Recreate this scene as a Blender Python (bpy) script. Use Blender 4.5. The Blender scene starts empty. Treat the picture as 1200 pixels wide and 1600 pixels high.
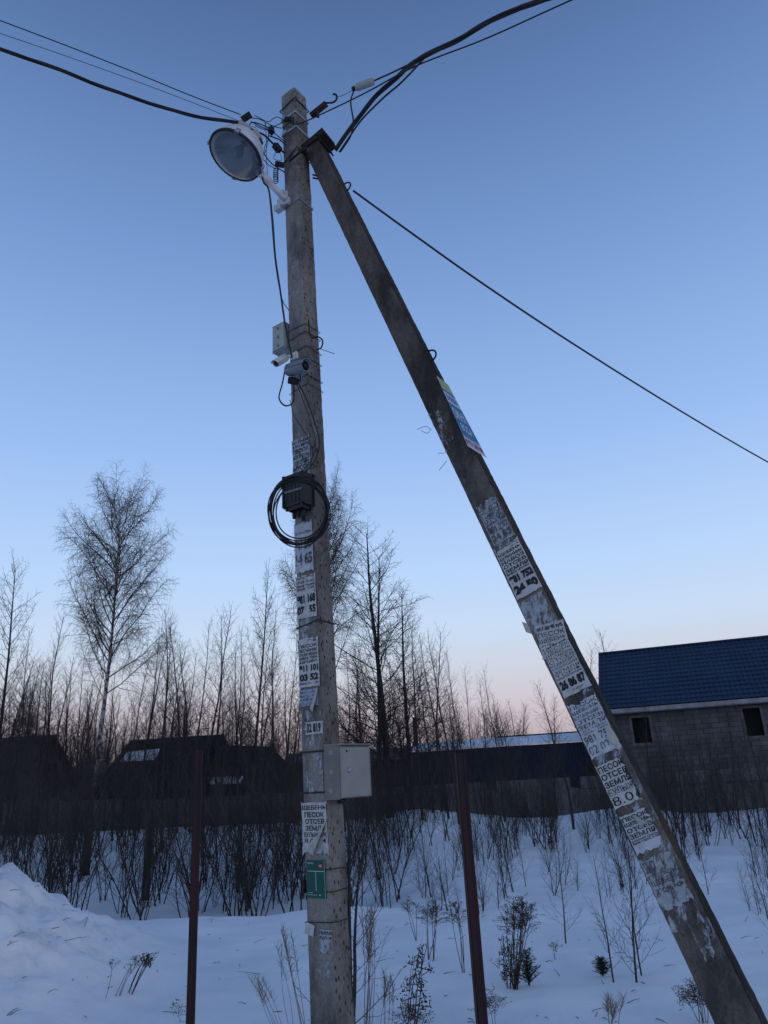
import bpy, bmesh, math, random
from mathutils import Vector, Matrix, noise
from mathutils.geometry import tessellate_polygon
random.seed(7)
S = bpy.context.scene
COL = S.collection
V = Vector
rad = math.radians

# ---------------------------------------------------------------- camera
PITCH, ROLL, FPX, EYE = rad(19.7), rad(3.2), 1156.0, 1.6
_R = V((1, 0, 0)); _U = V((0, -math.sin(PITCH), math.cos(PITCH))); FW = V((0, math.cos(PITCH), math.sin(PITCH)))
RT = math.cos(ROLL) * _R - math.sin(ROLL) * _U
UP = math.cos(ROLL) * _U + math.sin(ROLL) * _R
CAM = V((0, 0, EYE))
cd = bpy.data.cameras.new('camera'); co = bpy.data.objects.new('camera', cd); COL.objects.link(co)
cd.sensor_fit = 'VERTICAL'; cd.sensor_height = 36; cd.lens = 36 * FPX / 1600
cd.clip_start = 0.05; cd.clip_end = 3000
co.matrix_world = Matrix(((RT.x, UP.x, -FW.x, 0), (RT.y, UP.y, -FW.y, 0), (RT.z, UP.z, -FW.z, EYE), (0, 0, 0, 1)))
S.camera = co

def ray(px, py):
    return (RT * (px - 600) - UP * (py - 800) + FW * FPX).normalized()
def PY(px, py, Y):                      # the point seen at this pixel of the photograph, Y metres ahead
    r = ray(px, py); return CAM + r * (Y / r.y)
def PD(px, py, D):                      # the same at axial depth D
    r = ray(px, py); return CAM + r * (D / r.dot(FW))
def PZ(px, py, z):
    r = ray(px, py); return CAM + r * ((z - EYE) / r.z)
def proj(p):
    q = p - CAM; d = q.dot(FW)
    return 600 + FPX * q.dot(RT) / d, 800 - FPX * q.dot(UP) / d

# ---------------------------------------------------------------- world and light
SUN_EL, SUN_ROT = 1.5, 150.0
w = bpy.data.worlds.new('World'); S.world = w; w.use_nodes = True
nt = w.node_tree; N = nt.nodes; L = nt.links
bg = N['Background']; STR = 0.12; bg.inputs[1].default_value = STR
sky = N.new('ShaderNodeTexSky'); sky.sky_type = 'NISHITA'; sky.sun_disc = False
sky.sun_elevation = rad(SUN_EL); sky.sun_rotation = rad(SUN_ROT); sky.ozone_density = 3.0
tc = N.new('ShaderNodeTexCoord'); sp = N.new('ShaderNodeSeparateXYZ'); L.new(tc.outputs['Generated'], sp.inputs[0])
rmp = N.new('ShaderNodeValToRGB'); L.new(sp.outputs['Z'], rmp.inputs[0])
def lin(c):
    return tuple(((v / 255) / 12.92 if v / 255 <= 0.04045 else ((v / 255 + 0.055) / 1.055) ** 2.4) for v in c)
stops = [(0.0, (176, 160, 172)), (0.045, (192, 178, 186)), (0.085, (207, 199, 208)), (0.13, (206, 212, 226)), (0.18, (200, 219, 243)),
         (0.255, (185, 213, 250)), (0.416, (153, 188, 240)), (0.627, (117, 152, 207)), (0.813, (80, 109, 157)), (1.0, (62, 88, 134))]
cr = rmp.color_ramp
while len(cr.elements) < len(stops): cr.elements.new(0.5)
for e, (p, c) in zip(cr.elements, stops):
    e.position = p
for i, (p, c) in enumerate(stops):
    cr.elements[i].position = p; cr.elements[i].color = (*lin(c), 1)
sc = N.new('ShaderNodeVectorMath'); sc.operation = 'SCALE'; sc.inputs['Scale'].default_value = 1.10 / STR
L.new(rmp.outputs[0], sc.inputs[0])
mx = N.new('ShaderNodeMix'); mx.data_type = 'RGBA'; mx.inputs['Factor'].default_value = 0.09
L.new(sc.outputs[0], mx.inputs['A']); L.new(sky.outputs[0], mx.inputs['B']); L.new(mx.outputs['Result'], bg.inputs[0])
sd = bpy.data.lights.new('sun', 'SUN'); sd.energy = 0.20; sd.angle = rad(25); sd.color = (1.0, 0.76, 0.52)
so = bpy.data.objects.new('sun', sd); COL.objects.link(so)
az, el = rad(SUN_ROT), rad(12)
so.rotation_euler = V((-math.sin(az) * math.cos(el), -math.cos(az) * math.cos(el), -math.sin(el))).to_track_quat('-Z', 'Y').to_euler()
S.view_settings.view_transform = 'Standard'; S.view_settings.look = 'None'; S.view_settings.exposure = 0; S.view_settings.gamma = 1
S.render.engine = 'CYCLES'
S.cycles.max_bounces = 5; S.cycles.transparent_max_bounces = 12

# ---------------------------------------------------------------- helpers
def tag(o, label=None, cat=None, group=None, kind=None):
    if label: o['label'] = label
    if cat: o['category'] = cat
    if group: o['group'] = group
    if kind: o['kind'] = kind
    return o
def empty(name, loc, label, cat, group=None):
    o = bpy.data.objects.new(name, None); COL.objects.link(o); o.location = loc; o.empty_display_size = 0.2
    return tag(o, label, cat, group)
class MB:
    def __init__(s): s.v = []; s.f = []; s.m = []; s.sm = []
    def add(s, vs, fs, mi=0, smooth=False):
        o = len(s.v); s.v += [tuple(v) for v in vs]
        for f in fs: s.f.append(tuple(i + o for i in f)); s.m.append(mi); s.sm.append(smooth)
    def hexa(s, c, mi=0):              # eight corners: bottom 0-3 ccw, top 4-7
        s.add(c, [(0, 3, 2, 1), (4, 5, 6, 7), (0, 1, 5, 4), (1, 2, 6, 5), (2, 3, 7, 6), (3, 0, 4, 7)], mi)
    def box(s, o, ax, ay, az, mi=0):   # origin corner and three edge vectors
        o = V(o); s.hexa([o, o + ax, o + ax + ay, o + ay, o + az, o + ax + az, o + ax + ay + az, o + ay + az], mi)
    def cbox(s, c, ax, ay, az, mi=0, bev=0.0):
        c = V(c)
        if bev <= 0: s.box(c - ax / 2 - ay / 2 - az / 2, ax, ay, az, mi); return
        bm = bmesh.new(); bmesh.ops.create_cube(bm, size=1)
        M = Matrix((ax, ay, az)).transposed()
        for v in bm.verts: v.co = c + M @ v.co
        bmesh.ops.bevel(bm, geom=list(bm.edges), offset=bev, segments=2, affect='EDGES')
        bm.verts.ensure_lookup_table()
        s.add([v.co.copy() for v in bm.verts], [[v.index for v in f.verts] for f in bm.faces], mi); bm.free()
    def tube(s, pts, rs, n=6, mi=0, cap=True, closed=False):
        pts = [V(p) for p in pts]; k = len(pts)
        if not hasattr(rs, '__len__'): rs = [rs] * k
        t0 = (pts[1] - pts[0]).normalized()
        a = t0.orthogonal().normalized(); vs = []
        for i in range(k):
            if closed: t = pts[(i + 1) % k] - pts[i - 1]
            else: t = pts[min(i + 1, k - 1)] - pts[max(i - 1, 0)]
            t = t.normalized() if t.length > 1e-9 else t0
            a = a - t * a.dot(t)
            a = a.normalized() if a.length > 1e-6 else t.orthogonal().normalized()
            b = t.cross(a); r = rs[i]; p = pts[i]
            for j in range(n):
                c, q = math.cos(6.28318 * j / n) * r, math.sin(6.28318 * j / n) * r
                vs.append((p.x + a.x * c + b.x * q, p.y + a.y * c + b.y * q, p.z + a.z * c + b.z * q))
        fs = []
        for i in range(k if closed else k - 1):
            o1 = i * n; o2 = ((i + 1) % k) * n
            for j in range(n): fs.append((o1 + j, o1 + (j + 1) % n, o2 + (j + 1) % n, o2 + j))
        if cap and not closed: fs.append(tuple(range(n - 1, -1, -1))); fs.append(tuple(range((k - 1) * n, k * n)))
        s.add(vs, fs, mi, n > 3)
    def lathe(s, c, ax, prof, n=28, mi=0):  # prof: (along axis, radius)
        c = V(c); ax = V(ax).normalized(); a = ax.orthogonal().normalized(); b = ax.cross(a); vs = []
        for h, r in prof:
            for j in range(n):
                t = 6.28318530718 * j / n; vs.append(c + ax * h + (a * math.cos(t) + b * math.sin(t)) * max(r, 1e-4))
        s.add(vs, [(i * n + j, i * n + (j + 1) % n, (i + 1) * n + (j + 1) % n, (i + 1) * n + j) for i in range(len(prof) - 1) for j in range(n)], mi, True)
    def build(s, name, mats, parent=None, at=None):
        me = bpy.data.meshes.new(name)
        if parent is not None and at is None: at = parent.get('_at')
        if at is None and parent is None:
            at = s.base()
        o = V(at) if at is not None else V((0, 0, 0))
        me.from_pydata([(x - o.x, y - o.y, z - o.z) for x, y, z in s.v], [], s.f)
        for m in (mats if isinstance(mats, (list, tuple)) else [mats]): me.materials.append(m)
        me.polygons.foreach_set('material_index', s.m); me.polygons.foreach_set('use_smooth', s.sm); me.update()
        ob = bpy.data.objects.new(name, me); COL.objects.link(ob)
        if parent is not None:
            ob.parent = parent
            if parent.type != 'EMPTY' : ob.location = (0, 0, 0)
        else: ob.location = o
        return ob
    def base(s):
        xs = [v[0] for v in s.v]; ys = [v[1] for v in s.v]; zs = [v[2] for v in s.v]
        return V(((min(xs) + max(xs)) / 2, (min(ys) + max(ys)) / 2, min(zs)))
def wloc(o):
    p = V(o.location)
    while o.parent: o = o.parent; p += V(o.location)
    return p
def part(mb, name, mats, parent):       # world-space mesh under a parent that is only translated
    return mb.build(name, mats, parent, at=wloc(parent))
def catmull(pts, n=6):
    pts = [V(p) for p in pts]; out = []
    P = [pts[0] * 2 - pts[1]] + pts + [pts[-1] * 2 - pts[-2]]
    for i in range(1, len(P) - 2):
        for k in range(n):
            t = k / n; a, b, c, d = P[i - 1], P[i], P[i + 1], P[i + 2]
            out.append(0.5 * ((2 * b) + (c - a) * t + (2 * a - 5 * b + 4 * c - d) * t * t + (3 * b - a - 3 * c + d) * t ** 3))
    out.append(pts[-1]); return out

# ---------------------------------------------------------------- materials
def mat(name, col, rough=0.7, metal=0.0, var=0.0, scale=5.0, col2=None, bump=0.0, bscale=40.0, spec=0.3, detail=6.0, stretch=(1, 1, 1), thr=(0.35, 0.65)):
    m = bpy.data.materials.new(name); m.use_nodes = True; t = m.node_tree; n = t.nodes; l = t.links; b = n['Principled BSDF']
    b.inputs['Roughness'].default_value = rough; b.inputs['Metallic'].default_value = metal; b.inputs['Specular IOR Level'].default_value = spec
    b.inputs['Base Color'].default_value = (*col, 1)
    if col2 or var or bump:
        tc = n.new('ShaderNodeTexCoord'); mp = n.new('ShaderNodeMapping'); mp.inputs['Scale'].default_value = stretch
        l.new(tc.outputs['Object'], mp.inputs[0])
    if col2 or var:
        ns = n.new('ShaderNodeTexNoise'); ns.inputs['Scale'].default_value = scale; ns.inputs['Detail'].default_value = detail; ns.inputs['Roughness'].default_value = 0.65
        l.new(mp.outputs[0], ns.inputs['Vector'])
        r = n.new('ShaderNodeValToRGB'); r.color_ramp.elements[0].position = thr[0]; r.color_ramp.elements[1].position = thr[1]
        c2 = col2 or tuple(c * (1 - var) for c in col)
        r.color_ramp.elements[0].color = (*c2, 1); r.color_ramp.elements[1].color = (*col, 1)
        l.new(ns.outputs[0], r.inputs[0]); l.new(r.outputs[0], b.inputs['Base Color'])
    if bump:
        n2 = n.new('ShaderNodeTexNoise'); n2.inputs['Scale'].default_value = bscale; n2.inputs['Detail'].default_value = 8
        l.new(mp.outputs[0], n2.inputs['Vector'])
        bp = n.new('ShaderNodeBump'); bp.inputs['Strength'].default_value = bump; bp.inputs['Distance'].default_value = 0.02
        l.new(n2.outputs[0], bp.inputs['Height']); l.new(bp.outputs[0], b.inputs['Normal'])
    return m

def concrete(name, base, dark, light, pits=0.0, brown=None, top_tint=None):
    m = bpy.data.materials.new(name); m.use_nodes = True; t = m.node_tree; n = t.nodes; l = t.links; b = n['Principled BSDF']
    b.inputs['Roughness'].default_value = 0.9; b.inputs['Specular IOR Level'].default_value = 0.15
    geo = n.new('ShaderNodeNewGeometry')
    def nz(scale, detail=8, st=(1, 1, 1)):
        mp = n.new('ShaderNodeMapping'); mp.inputs['Scale'].default_value = st; l.new(geo.outputs['Position'], mp.inputs[0])
        x = n.new('ShaderNodeTexNoise'); x.inputs['Scale'].default_value = scale; x.inputs['Detail'].default_value = detail; x.inputs['Roughness'].default_value = 0.7
        l.new(mp.outputs[0], x.inputs['Vector']); return x.outputs[0]
    def ramp(s, p0, c0, p1, c1):
        r = n.new('ShaderNodeValToRGB'); e = r.color_ramp.elements; e[0].position = p0; e[0].color = (*c0, 1); e[1].position = p1; e[1].color = (*c1, 1); l.new(s, r.inputs[0]); return r.outputs[0]
    def mixc(f, a, bb, mode='MIX'):
        x = n.new('ShaderNodeMix'); x.data_type = 'RGBA'; x.blend_type = mode
        if isinstance(f, float): x.inputs['Factor'].default_value = f
        else: l.new(f, x.inputs['Factor'])
        for s, k in ((a, 'A'), (bb, 'B')):
            if isinstance(s, tuple): x.inputs[k].default_value = (*s, 1)
            else: l.new(s, x.inputs[k])
        return x.outputs['Result']
    c = ramp(nz(3.2, 12, (1, 1, .42)), 0.40, dark, 0.58, base)
    c = mixc(ramp(nz(7, 10, (1, 1, .6)), 0.55, (0, 0, 0), 0.72, (.8, .8, .8)), c, light)
    if brown: c = mixc(ramp(nz(3.1, 10, (1, 1, .4)), 0.48, (0, 0, 0), 0.66, (1, 1, 1)), c, brown)
    if top_tint:                            # darker and browner concrete higher up, with a ragged lower edge
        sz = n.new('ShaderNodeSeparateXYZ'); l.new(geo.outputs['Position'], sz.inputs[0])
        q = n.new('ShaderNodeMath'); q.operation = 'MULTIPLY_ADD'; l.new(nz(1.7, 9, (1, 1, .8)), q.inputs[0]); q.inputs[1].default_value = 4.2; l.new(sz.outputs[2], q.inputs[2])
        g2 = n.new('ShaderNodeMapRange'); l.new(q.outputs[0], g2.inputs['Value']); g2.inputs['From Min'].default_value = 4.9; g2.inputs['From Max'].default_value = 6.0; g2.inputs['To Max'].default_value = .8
        c = mixc(g2.outputs[0], c, mixc(1.0, c, top_tint, 'MULTIPLY'))
    fine = nz(60, 6); c = mixc(0.55, c, ramp(fine, 0.3, (.35, .35, .35), 0.7, (1.25, 1.25, 1.25)), 'MULTIPLY')
    hgt = fine
    if pits:
        vo = n.new('ShaderNodeTexVoronoi'); vo.inputs['Scale'].default_value = 38; vo.inputs['Randomness'].default_value = 1
        mp = n.new('ShaderNodeMapping'); mp.inputs['Scale'].default_value = (1, 1, .55); l.new(geo.outputs['Position'], mp.inputs[0]); l.new(mp.outputs[0], vo.inputs['Vector'])
        pr = ramp(vo.outputs['Distance'], 0.14, (.05, .05, .05), 0.34, (1, 1, 1))
        gate = ramp(nz(9, 5), 0.40, (1, 1, 1), 0.52, (0, 0, 0))
        pm = n.new('ShaderNodeMath'); pm.operation = 'MAXIMUM'; l.new(pr, pm.inputs[0]); l.new(gate, pm.inputs[1])
        c = mixc(pits, c, mixc(1.0, c, pm.outputs[0], 'MULTIPLY'))
        ad = n.new('ShaderNodeMath'); ad.operation = 'ADD'; l.new(fine, ad.inputs[0]); l.new(pm.outputs[0], ad.inputs[1]); hgt = ad.outputs[0]
    l.new(c, b.inputs['Base Color'])
    bp = n.new('ShaderNodeBump'); bp.inputs['Strength'].default_value = 0.7; bp.inputs['Distance'].default_value = 0.008
    l.new(hgt, bp.inputs['Height']); l.new(bp.outputs[0], b.inputs['Normal'])
    return m

M = {}
M['conc'] = concrete('concrete', (.262, .248, .225), (.105, .098, .092), (.37, .37, .36))
M['conc_r'] = concrete('aggregate_concrete', (.262, .232, .20), (.13, .114, .10), (.34, .32, .29), pits=0.95)
M['brace'] = concrete('brace_concrete', (.190, .170, .148), (.066, .060, .056), (.27, .26, .245), top_tint=(.56, .50, .47))
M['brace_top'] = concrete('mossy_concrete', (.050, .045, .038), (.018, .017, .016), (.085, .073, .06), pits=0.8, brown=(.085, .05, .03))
M['black'] = mat('black_cable', (.018, .018, .02), .55, spec=.3)
M['wire'] = mat('dark_wire', (.03, .03, .032), .5, .4)
M['steel'] = mat('galvanised_steel', (.45, .46, .48), .45, .7, var=.4, scale=30)
M['rusty'] = mat('rusty_steel', (.022, .019, .018), .85, .2, col2=(.045, .028, .02), scale=25)
M['white_metal'] = mat('white_painted_metal', (.62, .63, .65), .45, var=.25, scale=8)
M['grey_plastic'] = mat('grey_plastic', (.36, .37, .35), .6, var=.2, scale=12)
M['white_plastic'] = mat('white_plastic', (.62, .61, .58), .5, var=.15, scale=20)
M['camera_grey'] = mat('camera_grey', (.20, .23, .26), .45, .2, var=.15, scale=20)
M['cabinet'] = mat('cabinet_paint', (.30, .295, .265), .55, var=.18, scale=6, bump=.05, bscale=60)
M['cabinet_side'] = mat('cabinet_side_paint', (.20, .195, .16), .6, var=.25, scale=6, bump=.08, bscale=60)
M['glass_dark'] = mat('dark_glass', (.01, .011, .014), .08, spec=.6)
M['red'] = mat('red_oxide_paint', (.050, .012, .014), .7, col2=(.016, .008, .010), scale=6, bump=.25, bscale=60, stretch=(1, 1, .15), thr=(.38, .62))
M['bark'] = mat('dark_bark', (.055, .050, .048), .95, var=.5, scale=12, spec=.1)
M['twig'] = mat('bare_twigs', (.050, .042, .040), .95, spec=.1)
M['twig_birch'] = mat('birch_twigs', (.060, .047, .045), .95, spec=.1)
M['thicket'] = mat('thicket_stems', (.075, .062, .055), .95, col2=(.028, .024, .024), scale=1.6, spec=.1)
M['stalk'] = mat('dry_stalks', (.27, .22, .17), .9, var=.5, scale=20, spec=.1)
M['weed'] = mat('dark_weed', (.075, .055, .042), .95, var=.4, scale=30, spec=.1)
M['needles'] = mat('spruce_needles', (.045, .055, .042), .9, var=.5, scale=20, spec=.1)
M['green_sign'] = mat('green_enamel', (.003, .085, .062), .45, var=.12, scale=8)
M['sign_white'] = mat('sign_white', (.6, .65, .63), .6)
M['sign_red'] = mat('sign_red', (.40, .05, .05), .6)
M['birch'] = mat('birch_bark', (.42, .40, .38), .8, col2=(.05, .045, .045), scale=7, stretch=(1, 1, .6), thr=(.44, .52), detail=10)
M['wood_post'] = mat('weathered_post', (.055, .050, .048), .95, var=.5, scale=10)
M['opening'] = mat('window_dark', (.010, .010, .012), .8, spec=.1)
M['pale_trim'] = mat('pale_trim', (.14, .135, .13), .8, var=.6, scale=5)
M['fascia'] = mat('snow_dusted_fascia', (.30, .30, .31), .8, var=.45, scale=3)
M['dark_roof'] = mat('dark_red_roof', (.060, .035, .038), .8, var=.35, scale=3)
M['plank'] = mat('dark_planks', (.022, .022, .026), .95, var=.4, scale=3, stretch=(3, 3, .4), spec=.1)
M['gable'] = mat('weathered_gable', (.24, .22, .19), .9, var=.4, scale=3, stretch=(4, 4, .5))
M['roof_snow'] = mat('roof_snow', (.75, .77, .80), .8, var=.12, scale=2)
M['blue_sheet'] = mat('blue_sheet_metal', (.009, .018, .045), .5, var=.35, scale=1.2, spec=.3)
M['fence_conc'] = concrete('fence_concrete', (.150, .148, .15), (.09, .09, .095), (.21, .205, .21))

def snow_mat():
    m = bpy.data.materials.new('snow'); m.use_nodes = True; t = m.node_tree; n = t.nodes; l = t.links; b = n['Principled BSDF']
    b.inputs['Roughness'].default_value = .75; b.inputs['Specular IOR Level'].default_value = .2
    geo = n.new('ShaderNodeNewGeometry')
    a = n.new('ShaderNodeTexNoise'); a.inputs['Scale'].default_value = .9; a.inputs['Detail'].default_value = 9
    l.new(geo.outputs['Position'], a.inputs['Vector'])
    r = n.new('ShaderNodeValToRGB'); r.color_ramp.elements[0].position = .35; r.color_ramp.elements[0].color = (.75, .75, .76, 1)
    r.color_ramp.elements[1].position = .65; r.color_ramp.elements[1].color = (.86, .85, .84, 1); l.new(a.outputs[0], r.inputs[0])
    # dirty ploughed patches by the heap
    d = n.new('ShaderNodeTexNoise'); d.inputs['Scale'].default_value = 2.6; d.inputs['Detail'].default_value = 10; d.inputs['Roughness'].default_value = .7
    l.new(geo.outputs['Position'], d.inputs['Vector'])
    dr = n.new('ShaderNodeValToRGB'); dr.color_ramp.elements[0].position = .52; dr.color_ramp.elements[0].color = (0, 0, 0, 1); dr.color_ramp.elements[1].position = .72; dr.color_ramp.elements[1].color = (1, 1, 1, 1)
    l.new(d.outputs[0], dr.inputs[0])
    at = n.new('ShaderNodeAttribute'); at.attribute_name = 'dirt'
    mu = n.new('ShaderNodeMath'); mu.operation = 'MULTIPLY'; l.new(dr.outputs[0], mu.inputs[0]); l.new(at.outputs['Fac'], mu.inputs[1])
    mx = n.new('ShaderNodeMix'); mx.data_type = 'RGBA'; l.new(mu.outputs[0], mx.inputs['Factor']); l.new(r.outputs[0], mx.inputs['A']); mx.inputs['B'].default_value = (.50, .50, .47, 1)
    l.new(mx.outputs['Result'], b.inputs['Base Color'])
    f = n.new('ShaderNodeTexNoise'); f.inputs['Scale'].default_value = 14; f.inputs['Detail'].default_value = 10; f.inputs['Roughness'].default_value = .65
    l.new(geo.outputs['Position'], f.inputs['Vector'])
    bp = n.new('ShaderNodeBump'); bp.inputs['Strength'].default_value = .35; bp.inputs['Distance'].default_value = .03
    l.new(f.outputs[0], bp.inputs['Height']); l.new(bp.outputs[0], b.inputs['Normal'])
    return m
M['snow'] = snow_mat()

def brick_mat():
    m = bpy.data.materials.new('grey_brick'); m.use_nodes = True; t = m.node_tree; n = t.nodes; l = t.links; b = n['Principled BSDF']
    b.inputs['Roughness'].default_value = .9; b.inputs['Specular IOR Level'].default_value = .1
    tc = n.new('ShaderNodeTexCoord'); mp = n.new('ShaderNodeMapping'); mp.inputs['Rotation'].default_value = (rad(90), 0, 0); l.new(tc.outputs['Object'], mp.inputs[0])
    sx = n.new('ShaderNodeSeparateXYZ'); l.new(tc.outputs['Object'], sx.inputs[0]); cx = n.new('ShaderNodeCombineXYZ')
    ad = n.new('ShaderNodeMath'); l.new(sx.outputs[0], ad.inputs[0]); l.new(sx.outputs[1], ad.inputs[1]); l.new(ad.outputs[0], cx.inputs[0]); l.new(sx.outputs[2], cx.inputs[1])
    br = n.new('ShaderNodeTexBrick'); l.new(cx.outputs[0], br.inputs['Vector'])
    br.inputs['Color1'].default_value = (.125, .128, .130, 1); br.inputs['Color2'].default_value = (.100, .104, .108, 1); br.inputs['Mortar'].default_value = (.070, .074, .078, 1)
    br.inputs['Scale'].default_value = 1; br.inputs['Brick Width'].default_value = .40; br.inputs['Row Height'].default_value = .20; br.inputs['Mortar Size'].default_value = .018
    ns = n.new('ShaderNodeTexNoise'); ns.inputs['Scale'].default_value = 1.3; ns.inputs['Detail'].default_value = 8; l.new(tc.outputs['Object'], ns.inputs['Vector'])
    r = n.new('ShaderNodeValToRGB'); r.color_ramp.elements[0].position = .3; r.color_ramp.elements[0].color = (.5, .5, .5, 1); r.color_ramp.elements[1].position = .7; l.new(ns.outputs[0], r.inputs[0])
    mx = n.new('ShaderNodeMix'); mx.data_type = 'RGBA'; mx.blend_type = 'MULTIPLY'; mx.inputs['Factor'].default_value = 1
    l.new(br.outputs[0], mx.inputs['A']); l.new(r.outputs[0], mx.inputs['B']); l.new(mx.outputs['Result'], b.inputs['Base Color'])
    return m
M['brick'] = brick_mat()

def worn(name, col, wear, scale, rep=None):
    # paper or ink worn away in patches; rep = colour shown where worn, None = see-through
    m = bpy.data.materials.new(name); m.use_nodes = True; t = m.node_tree; n = t.nodes; l = t.links; b = n['Principled BSDF']
    b.inputs['Roughness'].default_value = .85; b.inputs['Specular IOR Level'].default_value = .15
    geo = n.new('ShaderNodeNewGeometry')
    a = n.new('ShaderNodeTexNoise'); a.inputs['Scale'].default_value = scale; a.inputs['Detail'].default_value = 9; a.inputs['Roughness'].default_value = .78
    mp = n.new('ShaderNodeMapping'); mp.inputs['Scale'].default_value = (1.3, 1.3, .6); l.new(geo.outputs['Position'], mp.inputs[0]); l.new(mp.outputs[0], a.inputs['Vector'])
    r = n.new('ShaderNodeValToRGB'); e = r.color_ramp.elements; e[0].position = wear - .03; e[1].position = wear + .07; e[0].color = (0, 0, 0, 1); e[1].color = (1, 1, 1, 1); l.new(a.outputs[0], r.inputs[0])
    b2 = n.new('ShaderNodeTexNoise'); b2.inputs['Scale'].default_value = 22; b2.inputs['Detail'].default_value = 6; l.new(geo.outputs['Position'], b2.inputs['Vector'])
    r2 = n.new('ShaderNodeValToRGB'); e = r2.color_ramp.elements; e[0].position = .3; e[1].position = .7; e[0].color = (*[c * .72 for c in col], 1); e[1].color = (*col, 1); l.new(b2.outputs[0], r2.inputs[0])
    if rep:
        mx = n.new('ShaderNodeMix'); mx.data_type = 'RGBA'; l.new(r.outputs[0], mx.inputs['Factor']); mx.inputs['A'].default_value = (*rep, 1); l.new(r2.outputs[0], mx.inputs['B']); l.new(mx.outputs['Result'], b.inputs['Base Color'])
    else:
        l.new(r2.outputs[0], b.inputs['Base Color']); l.new(r.outputs[0], b.inputs['Alpha'])
    return m
M['paper'] = worn('notice_paper', (.52, .55, .58), .36, 26)
M['paper_new'] = worn('fresh_notice_paper', (.52, .52, .51), .35, 26)
M['paper_faded'] = worn('faded_notice_paper', (.38, .41, .44), .44, 24)
M['paper_blue'] = worn('bluish_notice_paper', (.34, .40, .48), .33, 24)
M['ink'] = worn('notice_ink', (.03, .032, .036), .37, 34)
M['ink_faded'] = worn('faded_ink', (.11, .12, .14), .44, 34)
M['flap'] = worn('peeling_paper', (.50, .47, .42), .1, 20)
M['residue'] = worn('glue_residue', (.40, .42, .45), .53, 16)

# ---------------------------------------------------------------- ground
def hz(x, y):
    z = 0.05 * noise.noise(V((x * .35, y * .35, 3))) + 0.025 * noise.noise(V((x * 1.3, y * 1.3, 9)))
    # ploughed heap on the left
    cx, cy = -4.9, 7.6
    dx = (x - cx); dy = (y - cy) / 1.9
    if dx > 0: q = math.sqrt((dx / 1.75) ** 2 + dy * dy)
    else: q = abs(dy) + 0.02 * abs(dx)
    hp = 1.10 * max(0, 1 - q / 1.75)
    hp = hp * hp * (3 - 2 * min(1, hp)) if hp < 1 else hp
    z += hp
    k = min(1, hp * 2.2)
    z += k * (0.14 * noise.noise(V((x * 2.2, y * 2.2, 1))) + .13 * abs(noise.noise(V((x * 4.2, y * 4.2, 5)))) + .06 * noise.noise(V((x * 9, y * 9, 7))) + .03 * noise.noise(V((x * 19, y * 19, 3)))
              + .16 * max(0, .28 - noise.noise(V((x * 3.4 + 7, y * 3.4, 21))) ** 2 * 6) * max(0, noise.noise(V((x * 6.5, y * 6.5, 31)))) * 2)
    z += (.022 * noise.noise(V((x * 2.6, y * 4.4, 13))) + .008 * noise.noise(V((x * 9, y * 9, 17)))) * (1 if y > 4 else 0)
    # bank edge on the left, lower ground behind it
    if x < 0.8:
        s = max(0, min(1, (0.8 - x) / 1.6)); s = s * s * (3 - 2 * s)
        edge = 10.6 + .5 * noise.noise(V((x * .5, 0, 2)))
        if y > edge: z -= s * .30 * min(1, (y - edge) / .9)
        z += s * .06 * math.exp(-((y - edge + .3) / .6) ** 2)
    # ground climbing towards the fence on the left
    if x < 5 and y > 12.5:
        s = min(1, (5 - x) / 5); q = min(1, (y - 12.5) / 10); z += s * .72 * q * q * (3 - 2 * q)
    # drifts against the fence at the right
    z += .45 * math.exp(-((x - 6.2) / 2.0) ** 2 - ((y - 22.5) / 2.2) ** 2) + .30 * math.exp(-((x - 11.5) / 2.2) ** 2 - ((y - 22) / 2.0) ** 2)
    z += .04 * noise.noise(V((x * .9, y * .9, 30))) * min(1, max(0, (y - 9) / 6))
    return z, k
def make_ground():
    def axis(a, b, fn):
        out = [a]
        while out[-1] < b: out.append(out[-1] + fn(out[-1]))
        return out
    xs = axis(-400, 400, lambda x: .05 if -6 < x < -1 else (.08 if x < 3 and x > -6 else .14) if -9 < x < 3 else (.14 if -9 < x < 12 else (.8 if abs(x) < 45 else 20)))
    ys = axis(-60, 700, lambda y: 6 if y < -6 else (.3 if y < 3.5 else (.06 if y < 12 else (.16 if y < 24 else (1.2 if y < 60 else 25)))))
    vs = []; dirt = []
    for y in ys:
        for x in xs:
            z, k = hz(x, y) if abs(x) < 60 and y < 60 else (0, 0)
            vs.append((x, y, z)); dirt.append(k)
    nx = len(xs)
    fs = [(j * nx + i, j * nx + i + 1, (j + 1) * nx + i + 1, (j + 1) * nx + i) for j in range(len(ys) - 1) for i in range(nx - 1)]
    me = bpy.data.meshes.new('ground'); me.from_pydata(vs, [], fs); me.materials.append(M['snow'])
    me.polygons.foreach_set('use_smooth', [True] * len(fs))
    a = me.attributes.new('dirt', 'FLOAT', 'POINT'); a.data.foreach_set('value', dirt)
    o = bpy.data.objects.new('ground', me); COL.objects.link(o); o['kind'] = 'structure'
    o['label'] = 'snow covered ground with a ploughed snow heap at the left'
make_ground()
def gz(x, y): return hz(x, y)[0]

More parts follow.
